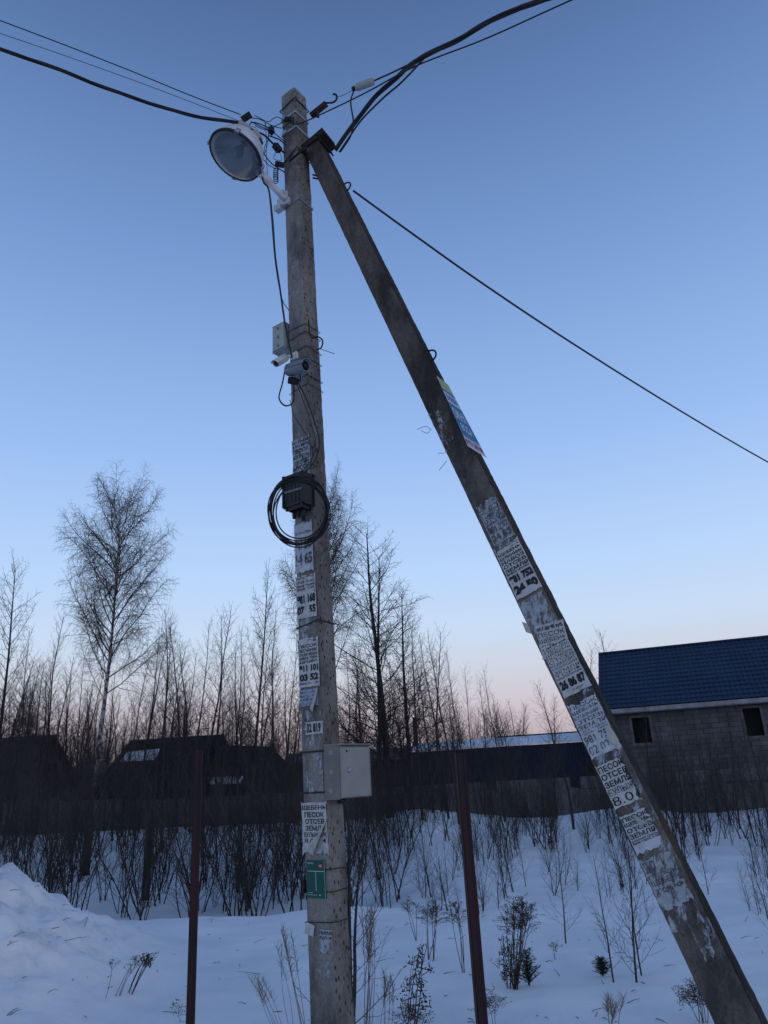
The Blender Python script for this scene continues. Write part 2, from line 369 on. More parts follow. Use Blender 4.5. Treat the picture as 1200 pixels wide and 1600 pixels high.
# ---------------------------------------------------------------- pole faces
class Face:                              # strip between two long edges A(h) and B(h), outward normal n
    def __init__(s, A, B, n): s.A = A; s.B = B; s.n = n
    def p(s, u, h, off=0.003):
        return s.A(h).lerp(s.B(h), u) + s.n * off
    def h(s, py, u=.5, lo=-1, hi=9):
        for _ in range(40):
            m = (lo + hi) / 2
            if proj(s.p(u, m))[1] > py: lo = m
            else: hi = m
        return lo
    def wid(s, h): return (s.B(h) - s.A(h)).length
TH = rad(36); BX = PY(501.5, 1000, 5.0).x
eA = V((-math.cos(TH), math.sin(TH), 0)); eC = V((math.sin(TH), math.cos(TH), 0)); nL = -eC; nR = V((math.cos(TH), -math.sin(TH), 0))
def pa(h): return .215 - (.215 - .168) * max(0, min(1, h / 6.6))
def Bm(h): return V((BX - .0225 * (h - 2.05), 5.0, h))
def Am(h): return Bm(h) + eA * pa(h)
def Cm(h): return Bm(h) + eC * .165
FL = Face(Am, Bm, nL); FR = Face(Bm, Cm, nR)
H_TOP = FL.h(140, u=.7)

def prism(mb, rings, subd, mis, amp, seed=0):
    # rings: list of 4-corner lists; sides subdivided and roughened
    K = len(rings); m = 4 * subd; vs = []
    for i, rg in enumerate(rings):
        c = sum(rg, V()) / 4
        for s_ in range(4):
            a, b = rg[s_], rg[(s_ + 1) % 4]
            for j in range(subd):
                p = a.lerp(b, j / subd)
                d = (p - c); d.normalize()
                q = noise.noise(p * 9 + V((seed, 0, 0))) * .5 + noise.noise(p * 28 + V((0, seed, 0))) * .5
                k = amp[s_] if j else max(amp[s_], amp[s_ - 1])
                if j == 0: p = p - d * .006
                vs.append(p + d * q * k)
    fs = []; 
    for i in range(K - 1):
        for j in range(m): mb.add([], [])
    o = len(mb.v); mb.v += [tuple(v) for v in vs]
    for i in range(K - 1):
        for j in range(m):
            a = o + i * m + j; b = o + i * m + (j + 1) % m
            mb.f.append((a, b, b + m, a + m)); mb.m.append(mis[j // subd]); mb.sm.append(False)
    mb.f.append(tuple(o + j for j in range(m - 1, -1, -1))); mb.m.append(0); mb.sm.append(False)
    mb.f.append(tuple(o + (K - 1) * m + j for j in range(m))); mb.m.append(0); mb.sm.append(False)

pole = empty('concrete_pole', (BX, 5.1, 0), 'upright square concrete utility pole covered with pasted notices, carrying the street lamp', 'utility pole', )
mb = MB(); rings = []
for i in range(250):
    h = -.6 + (H_TOP + .6) * i / 249
    B_, A_, C_ = Bm(h), Am(h), Cm(h); D_ = A_ + (C_ - B_)
    rings.append([A_, B_, C_, D_])
prism(mb, rings, 6, [0, 1, 1, 0], [.0015, .005, .006, .004], 3)
part(mb, 'shaft', [M['conc'], M['conc_r']], pole)
mb = MB()
for k in range(4):
    b_ = Bm(H_TOP) + eA * (.03 + .012 * k) + eC * (.10 + .012 * k)
    mb.tube([b_ - V((0, 0, .05)), b_ + V((.004 * k, 0, .04 + .012 * (k % 3)))], .006, 6)
part(mb, 'rebar_stub', M['rusty'], pole)

def loop_around(F1, py, off=.006, dz=0.0, r=.003, drop=0.0, back=True):
    h = FL.h(py, u=.9) + dz
    B_, A_, C_ = Bm(h), Am(h - drop), Cm(h - drop * .3); D_ = Am(h) + (C_ - B_)
    o = off
    c = [A_ + (nL - nR) * o, B_ + (nL + nR) * o, C_ + (nR - nL) * o, D_ - (nL + nR) * o]
    pts = []
    for i in range(4):
        a, b = c[i], c[(i + 1) % 4]
        for j in range(6):
            p = a.lerp(b, j / 6); p = p + V((0, 0, .004 * noise.noise(p * 15))); pts.append(p)
    return pts
for py, dr, r in ((232, .10, .006), (507, .0, .0028), (519, .02, .003), (541, .03, .0028), (560, .0, .0025), (587, .0, .0028), (600, .03, .0022), (969, .03, .0045), (1165, -.0, .0), (1358, .02, .003), (1394, -.01, .003), (1441, .01, .003), (155, .04, .006)):
    if r == 0: continue
    mb = MB(); mb.tube(loop_around(None, py, off=.004 + r, drop=dr, r=r), r, 5, closed=True)
    part(mb, 'wire_tie', M['wire'], pole)
def band(py, wdt, name='steel_band'):
    h = FL.h(py, u=.95); mb = MB(); o = .006
    def ringc(hh, oo):
        B_, A_, C_ = Bm(hh), Am(hh), Cm(hh); D_ = A_ + (C_ - B_)
        return [A_ + (nL - nR) * oo, B_ + (nL + nR) * oo, C_ + (nR - nL) * oo, D_ - (nL + nR) * oo]
    r0, r1, q0, q1 = ringc(h, o), ringc(h + wdt, o), ringc(h, .002), ringc(h + wdt, .002)
    for i in range(4):
        j = (i + 1) % 4; mb.hexa([q0[i], q0[j], r0[j], r0[i], q1[i], q1[j], r1[j], r1[i]])
    c = FL.p(.25, h + wdt / 2, .012); mb.cbox(c, eA * .05, nL * .02, V((0, 0, .035)), 0)
    return part(mb, name, M['steel'], pole)
band(176, .022); band(199, .022); band(312, .02)
# dark joints on the left face
for py in (1176, 1240):
    mb = MB(); h = FL.h(py); mb.box(FL.p(-.03, h, .002), (Bm(h) - Am(h)) * 1.0, nL * .004, V((0, 0, .012))); part(mb, 'strap', M['wire'], pole)
# rebar eye and loose wire at camera height
mb = MB(); c = PY(497, 534, 4.98)
mb.tube(catmull([PY(482, 500, 4.93), PY(484, 522, 4.93), PY(488, 528, 4.93), PY(496, 526, 4.95), PY(504, 532, 5.0), PY(502, 543, 5.0), PY(495, 546, 5.0)], 5), .006, 6)
part(mb, 'lifting_loop', M['rusty'], pole)
mb = MB(); mb.tube([PY(500, 545, 5.05), PY(523, 553, 5.05)], .0028, 5); part(mb, 'wire_end', M['wire'], pole)
# hook bracket at the pole top, right side
mb = MB(); mb.tube([PY(486, 181, 5.0), PY(510, 162, 4.95)], .028, 8); mb.tube([PY(496, 172, 4.95), PY(497, 183, 4.93)], .012, 6)
part(mb, 'hook_bracket', M['rusty'], pole)
mb = MB(); mb.tube(catmull([PY(509, 161, 4.95), PY(520, 160, 4.93), PY(526, 155, 4.92), PY(525, 148, 4.92), PY(520, 147, 4.92)], 5), .009, 6)
part(mb, 'hook', M['rusty'], pole)

# ---------------------------------------------------------------- brace pole
MT = PY(514, 250, 4.93); MBt = PD(1141, 1500, 3.42)
axb = (MT - MBt).normalized(); lh = V((MBt.x - MT.x, MBt.y - MT.y, 0)).normalized()
nF = lh.cross(V((0, 0, 1))).normalized()
if nF.y > 0: nF = -nF
wv = nF.cross(axb).normalized()
if wv.x < 0: wv = -wv
def ax_at(h): return MBt + axb * ((h - MBt.z) / axb.z)
def bw(h): return .205 - .04 * max(0, min(1, h / 6.3))
def Mb(h): return ax_at(h)
def Lb(h): return ax_at(h) - wv * bw(h)
FB = Face(Lb, Mb, nF); FU = Face(Mb, lambda h: Mb(h) - nF * .165, wv)
brace = empty('brace_pole', Mb(0), 'leaning dark concrete brace pole propped against the upright pole, lower half plastered with notices', 'brace pole')
h_top = FB.h(222, u=.5)
mb = MB(); rings = []
for i in range(260):
    h = -.6 + (h_top + .6) * i / 259
    a, b = Lb(h), Mb(h); rings.append([a, b, b - nF * .165, a - nF * .165])
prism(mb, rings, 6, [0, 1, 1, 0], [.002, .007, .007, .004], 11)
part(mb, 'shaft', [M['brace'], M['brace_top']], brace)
mb = MB()
for s_ in (0, 1):
    c0 = Lb(h_top) - wv * .012 - axb * .03
    # saddle plates on the cut end
cpt = (Lb(h_top) + Mb(h_top)) / 2 - nF * .0825
mb.cbox(cpt - axb * .012 + wv * .03, wv * (.25), nF * .195, axb * .06, 0, .004)
mb.cbox(Mb(h_top) - nF * .0825 + wv * .014 - axb * .045, wv * .010, nF * .20, axb * .12, 0, .002)
mb.cbox((Lb(h_top) + Mb(h_top)) / 2 + nF * .008 - axb * .005 , wv * .19, nF * .008, axb * .04, 0, .002)
mb.tube([Mb(h_top) - nF * .03 + wv * .015, Mb(h_top) - nF * .03 + wv * .05], .008, 6)
mb.tube([Mb(h_top) - nF * .11 + wv * .015, Mb(h_top) - nF * .11 + wv * .06, Mb(h_top) - nF * .11 + wv * .06 + V((0, 0, .035))], .006, 6)
part(mb, 'steel_cap', M['rusty'], brace)
mb = MB(); mb.tube(catmull([FB.p(.05, h_top - .06, .01), PY(478, 232, 4.90), PY(466, 240, 4.93), PY(452, 252, 5.02)], 5), .010, 6)
part(mb, 'strap', M['rusty'], brace)
mb = MB(); mb.tube([PY(489, 273, 5.03), PY(500, 276, 5.0)], .008, 6); mb.tube([PY(489, 278, 5.03), PY(500, 280, 5.0)], .008, 6); part(mb, 'tie_bolt', M['rusty'], brace)
for (px, py, s_) in ((549, 293, 1), (684, 556, .9)):
    h = FU.h(py, u=.5); c = FU.p(.5, h, 0); mb = MB()
    pts = []
    for i in range(13):
        t = math.pi * i / 12; pts.append(c + axb * (.045 * math.cos(t)) + wv * (.060 * s_ * math.sin(t) - .004))
    mb.tube(pts, .007, 6); part(mb, 'lifting_loop', M['rusty'], brace)
# loose wires on the left edge
mb = MB()
for pts in ([(674, 672), (665, 666), (652, 671)], [(672, 672), (668, 677), (658, 673)], [(694, 708), (684, 708)], [(698, 720), (690, 730), (686, 735)]):
    h = FB.h(pts[0][1], u=0); Y = FB.p(0, h).y
    mb.tube(catmull([PY(px, py, Y) for px, py in pts], 4), .0018, 4)
part(mb, 'wire_end', M['wire'], brace)

# ---------------------------------------------------------------- writing
FONT_CACHE = {}
def text_mesh(s, bold=0.0):
    key = (s, bold)
    if key in FONT_CACHE: return FONT_CACHE[key]
    cu = bpy.data.curves.new('txt', 'FONT'); cu.body = s; cu.offset = bold; cu.resolution_u = 3
    ob = bpy.data.objects.new('txt', cu); COL.objects.link(ob)
    bpy.context.view_layer.update()
    me = bpy.data.meshes.new_from_object(ob.evaluated_get(bpy.context.evaluated_depsgraph_get()))
    vs = [tuple(v.co) for v in me.vertices]; fs = [tuple(p.vertices) for p in me.polygons]
    bpy.data.objects.remove(ob); bpy.data.curves.remove(cu); bpy.data.meshes.remove(me)
    if vs:
        x0 = min(v[0] for v in vs); x1 = max(v[0] for v in vs); y0 = min(v[1] for v in vs); y1 = max(v[1] for v in vs)
        vs = [((v[0] - x0) / (x1 - x0), (v[1] - y0) / (y1 - y0)) for v in vs]
    FONT_CACHE[key] = (vs, fs); return vs, fs
def put_text(mb, fn, s, x0, x1, y0, y1, mi=1, bold=.02):
    vs, fs = text_mesh(s, bold)
    mb.add([fn(x0 + (x1 - x0) * a, y0 + (y1 - y0) * b) for a, b in vs], fs, mi)

def torn_outline(rng, n=9, j=.03, torn=(0, 0, 0, 0)):
    # unit square outline with ragged edges, v up; torn = extra raggedness bottom,right,top,left
    pts = []
    cs = [(0, 0), (1, 0), (1, 1), (0, 1)]
    for k in range(4):
        a, b = cs[k], cs[(k + 1) % 4]; dx, dy = b[0] - a[0], b[1] - a[1]; nx, ny = -dy, dx
        m = n + int(22 * torn[k]); sd_ = rng.random() * 90
        for i in range(m):
            t = i / m; q = rng.random() * j + torn[k] * (.34 * abs(noise.noise(V((t * 4, sd_, 0)))) + .16 * abs(noise.noise(V((t * 13, sd_, 4)))) + .05 * rng.random())
            if i == 0: q *= .2
            pts.append((a[0] + dx * t + nx * q, a[1] + dy * t + ny * q))
    return pts
LAY = [0]
def notice(face, u0, u1, y0, y1, lines, label, paper='paper', ink='ink', j=.02, torn=(0, 0, 0, 0), rot=0.0, name='paper_notice', cat='paper notice', flap=None, seed=1, marg=.05, off=None, um=None):
    rng = random.Random(seed); LAY[0] += 1
    um = (u0 + u1) / 2 if um is None else um
    ht, hb = face.h(y0, um), face.h(y1, um); off = .006 + .0006 * (LAY[0] % 5) if off is None else off
    W = face.wid((ht + hb) / 2) * (u1 - u0)
    def fn(a, b, o=off):
        if rot:
            x = (a - .5) * W; y = (b - .5) * (ht - hb); c, s_ = math.cos(rot), math.sin(rot)
            a = (x * c - y * s_) / W + .5; b = (x * s_ + y * c) / (ht - hb) + .5
        bow = .0015 * noise.noise(V((a * 2.2, b * 3.1, seed))) + .012 * max(0, abs(a - .5) * 2 - .72) * max(0, abs(b - .5) * 2 - .6) * 6 * (noise.noise(V((a * 1.3, b * 1.3, seed * 3.1))) + .35)
        return face.p(u0 + (u1 - u0) * a, hb + (ht - hb) * b, o + bow)
    mb = MB(); ol = torn_outline(rng, 11, j, torn)
    tri = tessellate_polygon([[V((a, b, 0)) for a, b in ol]])
    n = len(ol)
    mb.add([fn(a, b) for a, b in ol], [tuple(t) for t in tri], 0)
    mb.add([fn(a, b) for a, b in ol] + [fn(a, b, off - .0015) for a, b in ol], [(i, (i + 1) % n, n + (i + 1) % n, n + i) for i in range(n)], 0)
    tot = sum(l[1] for l in lines) or 1; y = 1 - marg
    for l in lines:
        s_, hh = l[0], l[1]; bold = l[2] if len(l) > 2 else .03; xa, xb = (l[3], l[4]) if len(l) > 4 else (marg, 1 - marg)
        dh = hh / tot * (1 - 2 * marg)
        if s_: put_text(mb, lambda a, b: fn(a, b, off + .0016), s_, xa, xb, y - dh * .88, y - dh * .10, 1, bold)
        y -= dh
    ob = mb.build(name, [M[paper], M[ink]]); tag(ob, label, cat)
    if flap:
        fb = MB(); pts = flap; k = len(pts)
        front = [fn(a, b, o) for a, b, o in pts]
        fb.add(front + [p + face.n * .0012 for p in front], [tuple(range(k)), tuple(range(2 * k - 1, k - 1, -1))] + [(i, (i + 1) % k, k + (i + 1) % k, k + i) for i in range(k)], 0)
        part(fb, 'flap', M['flap'], ob)
    return ob

# --- upright pole, from the top down
notice(FL, .02, .98, 684, 744, [('8 911 243 88', 1, .03), ('8 911 83 94', 1.1, .03), ('ПЕСОК', 1.5, .02), ('ЩЕБЕНЬ', 1.4, .02), ('СКАЛЬНЫЙ', .7, .02), ('ОТСЕВ', .7, .02), ('МУСОР', 1.5, .02), ('ТРАНШЕИ', 1, .02)],
       'highest notice on the upright pole, printed ПЕСОК ЩЕБЕНЬ, pasted just above the black splice box', paper='paper_faded', seed=3)
notice(FL, .0, .92, 815, 895, [('', .6), ('ПЕСОК ЩЕБЕНЬ', .35, .02), ('', .15), ('911 245', 1.3, .06), ('14 65', 1.3, .06), ('', .3)], 'notice printed 911 245 14 65 below the hanging cable coil on the upright pole', paper='paper', ink='ink_faded', seed=4, torn=(.1, 0, .2, 0))
notice(FL, .01, .98, 897, 966, [('ПЕСОК ЩЕБЕНЬ', .4), ('ОТСЕВ   НАВОЗ', .4), ('ЗЕМЛЯ  ГРАВИЙ', .4), ('УГОЛЬ  ТОРФ', .4), ('', .3), ('981 168', 1.25, .06), ('07   55', 1.2, .06), ('', .05)], 'notice printed 981 168 07 55 just above a dark wire tie on the upright pole', paper='paper_new', ink='ink', seed=5, torn=(0, .05, .2, 0))
notice(FL, .02, .97, 995, 1074, [('ЩЕБЕНЬ', .6), ('ПЕСОК', .6), ('ПЕСЧАНИК', .6), ('ОТСЕВ ЗЕМЛЯ', .5), ('НАВОЗ  ТОРФ', .5), ('ДРОВА', .5), ('911 101', 1.2, .06), ('03 52', 1.2, .06), ('ВЫЕЗД ТРАКТОРА', .4, .03)], 'notice printed 911 101 03 52 below the dark wire tie', paper='paper_new', seed=6, torn=(0, 0, .2, 0))
notice(FL, .0, .85, 1077, 1104, [('ЩЕБЕНЬ ПЕСОК ОТСЕВ', .5), ('ЗЕМЛЯ ТОРФ НАВОЗ', .5), ('КАМЕНЬ ДРОВА', .5), ('ВЫВОЗ МУСОРА', .5)], 'small bluish notice of fine print with a brown strip peeling off its right side', paper='paper_blue', ink='ink_faded', seed=7, torn=(.3, 0, 0, .1),
       flap=[(.55, -.1, .004), (.80, -.35, .03), (1.0, .55, .02), (1.02, 1.05, .004), (.86, .95, .004)])
notice(FL, .20, 1.0, 1127, 1148, [('32 819', 1, .05, .12, .9)], 'short torn white strip printed 32 819 on the upright pole above the grey cabinet', paper='paper_new', seed=8, torn=(.3, 0, .1, .5))
for i, (a, b, c, d, lb) in enumerate(((.0, .95, 1106, 1172, 'scraped paper remains around and above the white strip 32 819'), (.05, .92, 1180, 1236, 'scraped bluish paper remains between two dark straps beside the grey cabinet'), (.35, .9, 1500, 1530, 'low scraped paper remains near the foot of the upright pole'))):
    notice(FL, a, b, c, d, [], lb, paper='residue', seed=20 + i, torn=(.4, .2, .3, .1), name='paper_remains', cat='paper remains', off=.0035)
notice(FL, -.06, 1.02, 1253, 1338, [('ЩЕБЕНЬ', 1.1, .03), ('ПЕСОК', 1.1, .03, .13, .88), ('ОТСЕВ', 1.1, .03, .15, .88), ('ЗЕМЛЯ', 1.1, .03, .15, .88), ('БУЛЫЖНИК', 1, .02, .1, .95), ('8.01  4', .9, .01, .1, .92), ('', 1.0), ('', .6)],
       'white notice headed ЩЕБЕНЬ ПЕСОК with its corner curling down, under the grey cabinet', paper='paper_new', seed=9, torn=(.5, .25, 0, .1),
       flap=[(.20, .20, .006), (.48, .02, .03), (.72, .22, .05), (.98, .66, .012), (1.0, .74, .004), (.60, .42, .004)])
notice(FL, -.02, .34, 1442, 1462, [], 'blank white paper scrap stuck below the green plate at the pole edge', paper='paper_new', seed=10, torn=(.4, .1, .1, .2), name='paper_scrap', cat='paper scrap', rot=-.25, off=.014)
notice(FL, .48, 1.0, 1452, 1492, [('ЛЬНАЯ', .4, .02), ('42А +', .4, .02), ('', 1.2)], 'worn narrow notice ending in 42А low on the upright pole', paper='paper_faded', ink='ink', seed=11, torn=(.5, .2, 0, .3))
for i, (fc, a, b, c, d, lb) in enumerate(((FL, .0, 1.0, 740, 860, 'scraped grey paper layer behind the coil of cable on the upright pole'), (FL, .0, 1.0, 955, 1010, 'thin scraped paper at the dark wire tie of the upright pole'), (FL, .3, 1.0, 1225, 1345, 'scraped paper at the right of the notice headed ЩЕБЕНЬ'),
        (FB, .0, 1.0, 838, 858, 'scraped paper seam between the two highest notices of the brace'), (FB, .0, 1.0, 1060, 1110, 'scraped paper under the bold 26 86 87 sheet of the brace'), (FB, .1, 1.0, 1160, 1210, 'scraped paper under the bluish notice of the brace'), (FB, .3, 1.0, 1210, 1290, 'scraped paper along the right side of the brace beside the brick wall'), (FB, .0, 1.0, 1310, 1350, 'scraped paper below the cream triangular flap of the brace'))):
    notice(fc, a, b, c, d, [], lb, paper='residue', seed=40 + i, torn=(.2, .15, .2, .1), name='paper_remains', cat='paper remains', off=.0042)
# green plate
ht, hb = FL.h(1344, .5), FL.h(1403, .5)
def fg(a, b, o=.010): return FL.p(.10 + .74 * a, hb + (ht - hb) * b, o)
mb = MB(); mb.hexa([fg(0, 0, .006), fg(1, 0, .006), fg(1, 0), fg(0, 0), fg(0, 1, .006), fg(1, 1, .006), fg(1, 1), fg(0, 1)])
gs = mb.build('green_plate', M['green_sign']); tag(gs, 'dark green enamel plate with a white T line and red square on the pole', 'sign plate')
mb = MB(); f2 = lambda a, b: fg(a, b, .0118)
def rect(mb, fn, x0, x1, y0, y1, mi=0): mb.add([fn(x0, y0), fn(x1, y0), fn(x1, y1), fn(x0, y1)], [(0, 1, 2, 3)], mi)
rect(mb, f2, .08, .98, .700, .714); rect(mb, f2, .495, .515, .18, .700); rect(mb, f2, .975, .99, .02, .98)
put_text(mb, f2, 'МЕТКА', .06, .42, .90, .94, 0, .01); put_text(mb, f2, 'ул. 42А', .06, .32, .115, .15, 0, .01); put_text(mb, f2, 'пр. Дачный', .06, .52, .06, .095, 0, .01)
rect(mb, f2, .66, .73, .065, .095)
part(mb, 'lettering', M['sign_white'], gs)
mb = MB(); rect(mb, f2, .68, .88, .80, .90); put_text(mb, lambda a, b: fg(a, b, .0128), '42', .72, .84, .82, .88, 1, .02)
part(mb, 'red_square', [M['sign_red'], M['sign_white']], gs)
mb = MB(); c = FL.p(-.06, FL.h(1385, 0), .0); mb.cbox(c, eA * .02, nL * .03, V((0, 0, .07)), 0, .003)
tag(mb.build('bolt_plate', M['rusty']), 'small dark steel clip on the pole edge left of the green plate', 'clip')

# --- brace notices
notice(FB, .14, .97, 781, 846, [('ПЕСОК', .6), ('ЩЕБЕНЬ', .6), ('ПЕСЧАНИК', .6), ('НАВОЗ', .6), ('ОТСЕВ', .6), ('ЗЕМЛЯ', .6), ('981 752', 1.2, .05), ('24 50', 1.4, .05)], 'faded grey notice printed 981 752 24 50, highest on the leaning brace', paper='paper_faded', ink='ink_faded', seed=12, torn=(.1, .2, .3, .1))
notice(FB, .08, 1.0, 848, 928, [('ПЕСОК', .7), ('ЩЕБЕНЬ', .7), ('БУЛЫЖНИК', .6), ('НАВОЗ', .7), ('ОТСЕВ', .7), ('ЗЕМЛЯ', .7), ('ВЫВОЗ МУСОРА', .4), ('981 752', 1.6, .07), ('24 50', 1.8, .08)], 'white notice with bold 981 752 24 50 above a blank scraped patch on the brace', paper='paper_new', seed=13, torn=(0, .1, .25, .05))
notice(FB, .04, .95, 932, 988, [], 'pale scraped blank sheet remains between the two boldest notices on the brace', paper='paper_faded', seed=14, torn=(.35, .35, .1, .05), name='paper_remains', cat='paper remains',
       flap=[(.02, .12, .004), (.02, .42, .004), (-.10, .50, .03), (-.12, .22, .03)])
notice(FB, .10, 1.02, 975, 1024, [('от 1 до 40 куб.', .5, .04), ('ПЕСОК', .5, .0), ('ЩЕБЕНЬ', .5, .0), ('ДРОВА', .5, .0), ('', .5)], 'upper of two overlapping white sheets headed от 1 до 40 куб. on the brace, tilted', paper='paper_new', seed=15, torn=(0, .05, .05, .1), rot=-.22)
notice(FB, .10, 1.0, 1002, 1082, [('1 до 40 куб.', .45, .05), ('ПЕСОК', .6, -.005), ('ЩЕБЕНЬ', .6, -.005), ('ПЕСЧАНИК', .55, -.005), ('ОТСЕВ', .6, -.005), ('КЕРАМЗИТ', .6, -.005), ('ПЛОДОРОДНАЯ', .6, -.005), ('ЗЕМЛЯ', .6, -.005), ('ТОРФ', .5, -.005), ('МАНИПУЛЯТОРЫ', .35, .02), ('26 86 87', 1.9, .07), ('СКИДКИ', .45, .02, .2, .75)],
       'lower overlapping white sheet with bold 26 86 87 and СКИДКИ on the brace', paper='paper_new', seed=16, torn=(0, .05, .15, .05), off=.011)
notice(FB, .06, .98, 1092, 1178, [('ПЕСОК', .7), ('ЩЕБЕНЬ', .7), ('БУЛЫЖНИК', .6), ('ОТСЕВ', .7), ('ЗЕМЛЯ', .7), ('ДОСТАВКА', .4), ('ДРОВА ТОРФ', .3), ('981 75', 1.3, .01, .05, .8), ('02 02', 1.4, .01, .05, .72)], 'bluish notice printed 981 75 02 with a cream torn lump, on the brace', paper='paper', ink='ink_faded', seed=17, torn=(.2, .15, .2, .05),
       flap=[(.80, .02, .004), (.72, .22, .02), (.88, .42, .035), (.99, .30, .02), (1.0, .12, .004), (.9, -.03, .004)])
notice(FB, .05, .88, 1188, 1258, [('ПЕСОК', .8, .03), ('ОТСЕВ', .8, .03), ('ЗЕМЛЯ', .8, .03), ('БУЛЫЖ', .8, .0), ('8.01', 1.1, .0)], 'torn notice with bold ОТСЕВ ЗЕМЛЯ on the brace beside the brick wall', paper='paper_new', seed=18, torn=(.2, .6, .2, .05))
notice(FB, .06, .85, 1268, 1330, [('ПЕСОК', .8, .03), ('ЩЕБЕНЬ', .8, .03), ('ОТСЕВ', .8, .03), ('ЗЕМЛЯ', .9, .03), ('БУЛЫЖНИК КАМЕНЬ', .35), ('ВЫВОЗ', .35), ('', 1.2)], 'notice with a cream triangular flap over bold ЗЕМЛЯ on the lower brace', paper='paper', seed=19, torn=(.3, .5, .1, .1),
       flap=[(.45, .62, .004), (.42, .98, .004), (.80, .66, .03), (.98, .60, .02)])
notice(FB, .04, .92, 1334, 1420, [('20', 1.2, .0, .05, .4), ('ПЕСОК', .4), ('ЩЕБЕНЬ', .7), ('ТОРФ', .6), ('', 1.2)], 'most faded whitish notice printed ЩЕБЕНЬ, near the foot of the brace', paper='paper_faded', ink='ink_faded', seed=21, torn=(.6, .3, .2, .05))
notice(FB, .0, .55, 640, 705, [], 'thin pale scraped paper traces beside the colourful poster on the brace', paper='residue', seed=22, torn=(.4, .4, .4, .1), name='paper_remains', cat='paper remains', off=.0035)
notice(FB, .0, .9, 1405, 1452, [], 'streaky scraped paper remains below the lowest notice of the brace', paper='residue', seed=26, torn=(.4, .2, .2, .1), name='paper_remains', cat='paper remains', off=.0035)
notice(FB, .45, 1.0, 1436, 1500, [], 'lowest scraped paper remains, along the right edge of the brace foot', paper='residue', seed=27, torn=(.6, .1, .2, .4), name='paper_remains', cat='paper remains', off=.0045)
# colour poster wrapped over the right edge
M['p_white'] = mat('poster_white', (.55, .58, .62), .6, var=.1, scale=30); M['p_blue'] = mat('poster_blue', (.05, .22, .42), .6, var=.15, scale=30)
M['p_yellow'] = mat('poster_yellow', (.42, .44, .20), .6, var=.2, scale=20); M['p_red'] = mat('poster_red', (.35, .06, .10), .6)
def fp(px, py):
    h = FB.h(py, .8); return None
TLp, TRp, BRp, BLp = (682, 587), (700, 601), (761, 716), (731, 697)
def pp(a, b, o=0):
    # bilinear in the photo corners, the sheet stands off the right edge of the front face
    x = (TLp[0] * (1 - a) + TRp[0] * a) * b + (BLp[0] * (1 - a) + BRp[0] * a) * (1 - b)
    y = (TLp[1] * (1 - a) + TRp[1] * a) * b + (BLp[1] * (1 - a) + BRp[1] * a) * (1 - b)
    base = FU.p(0, FU.h(650, 0), 0).y
    d = (base + (MBt.y - MT.y) / (MBt.z - MT.z) * 0)
    hh = FU.h(y, .4)
    Y = FU.p(0, hh, 0).y + .02 - a * .03
    return PY(x, y, Y - .03 - o)
mb = MB(); G = 12
def pcurl(a, b, o=0): return pp(a, b, o + .02 * max(0, .12 - b) / .12 * a)
vs = [pcurl(i / 6, j / G) for j in range(G + 1) for i in range(7)]; nb = len(vs)
vs += [pcurl(i / 6, j / G, -.0015) for j in range(G + 1) for i in range(7)]
fs = [(j * 7 + i, j * 7 + i + 1, (j + 1) * 7 + i + 1, (j + 1) * 7 + i) for j in range(G) for i in range(6)]
mb.add(vs, fs + [tuple(k + nb for k in reversed(f)) for f in fs], 0)
pcol = mb.build('colour_poster', M['p_white']); tag(pcol, 'blue, white and yellow printed poster wrapped on the right edge of the brace', 'poster')
mb = MB(); q1 = lambda a, b: pcurl(a, b, .0015); q2 = lambda a, b: pcurl(a, b, .003)
def band_p(y0, y1, mi, f=q1):
    k = 6
    mb.add([f(.02 + .96 * i / k, y) for y in (y0, y1) for i in range(k + 1)], [(i, i + 1, k + 2 + i, k + 1 + i) for i in range(k)], mi)
band_p(.86, .985, 2); band_p(.80, .84, 1); band_p(.18, .64, 1); band_p(.155, .17, 1)
put_text(mb, q2, 'ЗАБОРЫ', .1, .92, .68, .77, 1, .03); put_text(mb, q2, 'ОКНА', .08, .92, .42, .58, 0, .03); put_text(mb, q2, 'ВОДА', .2, .85, .24, .37, 0, .03); put_text(mb, q2, '8 911 243 88', .05, .95, .05, .13, 3, .04)
part(mb, 'lettering', [M['p_white'], M['p_blue'], M['p_yellow'], M['p_red']], pcol)

# ---------------------------------------------------------------- street lamp
LC = PY(368, 243, 4.72); v_ = (LC - CAM).normalized()
rt = RT - v_ * RT.dot(v_); rt.normalize(); ut = rt.cross(v_).normalized()
tdir = (-rt * .66 - ut * .75).normalized(); nl = (-v_ * .67 + tdir * .74).normalized()
dist = (LC - CAM).dot(FW); LR = 43.5 / FPX * dist
lamp = empty('street_lamp', PY(455, 313, 4.95), 'white round street lamp with glass lens on an angled arm from the upright pole', 'street lamp')
mb = MB(); mb.lathe(LC, -nl, [(-.004, LR * .99), (.03, LR * 1.0), (.09, LR * .93), (.15, LR * .78), (.20, LR * .58), (.23, LR * .40), (.24, LR * .001)], 40)
hsg = part(mb, 'housing', M['white_metal'], lamp)
mb = MB(); mb.lathe(LC, -nl, [(-.012, LR * .985), (-.014, LR * 1.015), (.004, LR * 1.03), (.016, LR * 1.015), (.014, LR * .99)], 40); part(mb, 'rim', M['black'], lamp)
mb = MB(); mb.lathe(LC, -nl, [(.0, LR * .97), (.05, LR * .86), (.11, LR * .64), (.15, LR * .34), (.16, LR * .12)], 40)
M['reflector'] = mat('reflector', (.45, .47, .50), .22, .9, bump=.10, bscale=7)
part(mb, 'reflector', M['reflector'], lamp)
mb = MB(); mb.lathe(LC - nl * .13, nl, [(0, .02), (.03, .022), (.06, .04), (.10, .045), (.13, .03), (.145, .001)], 16)
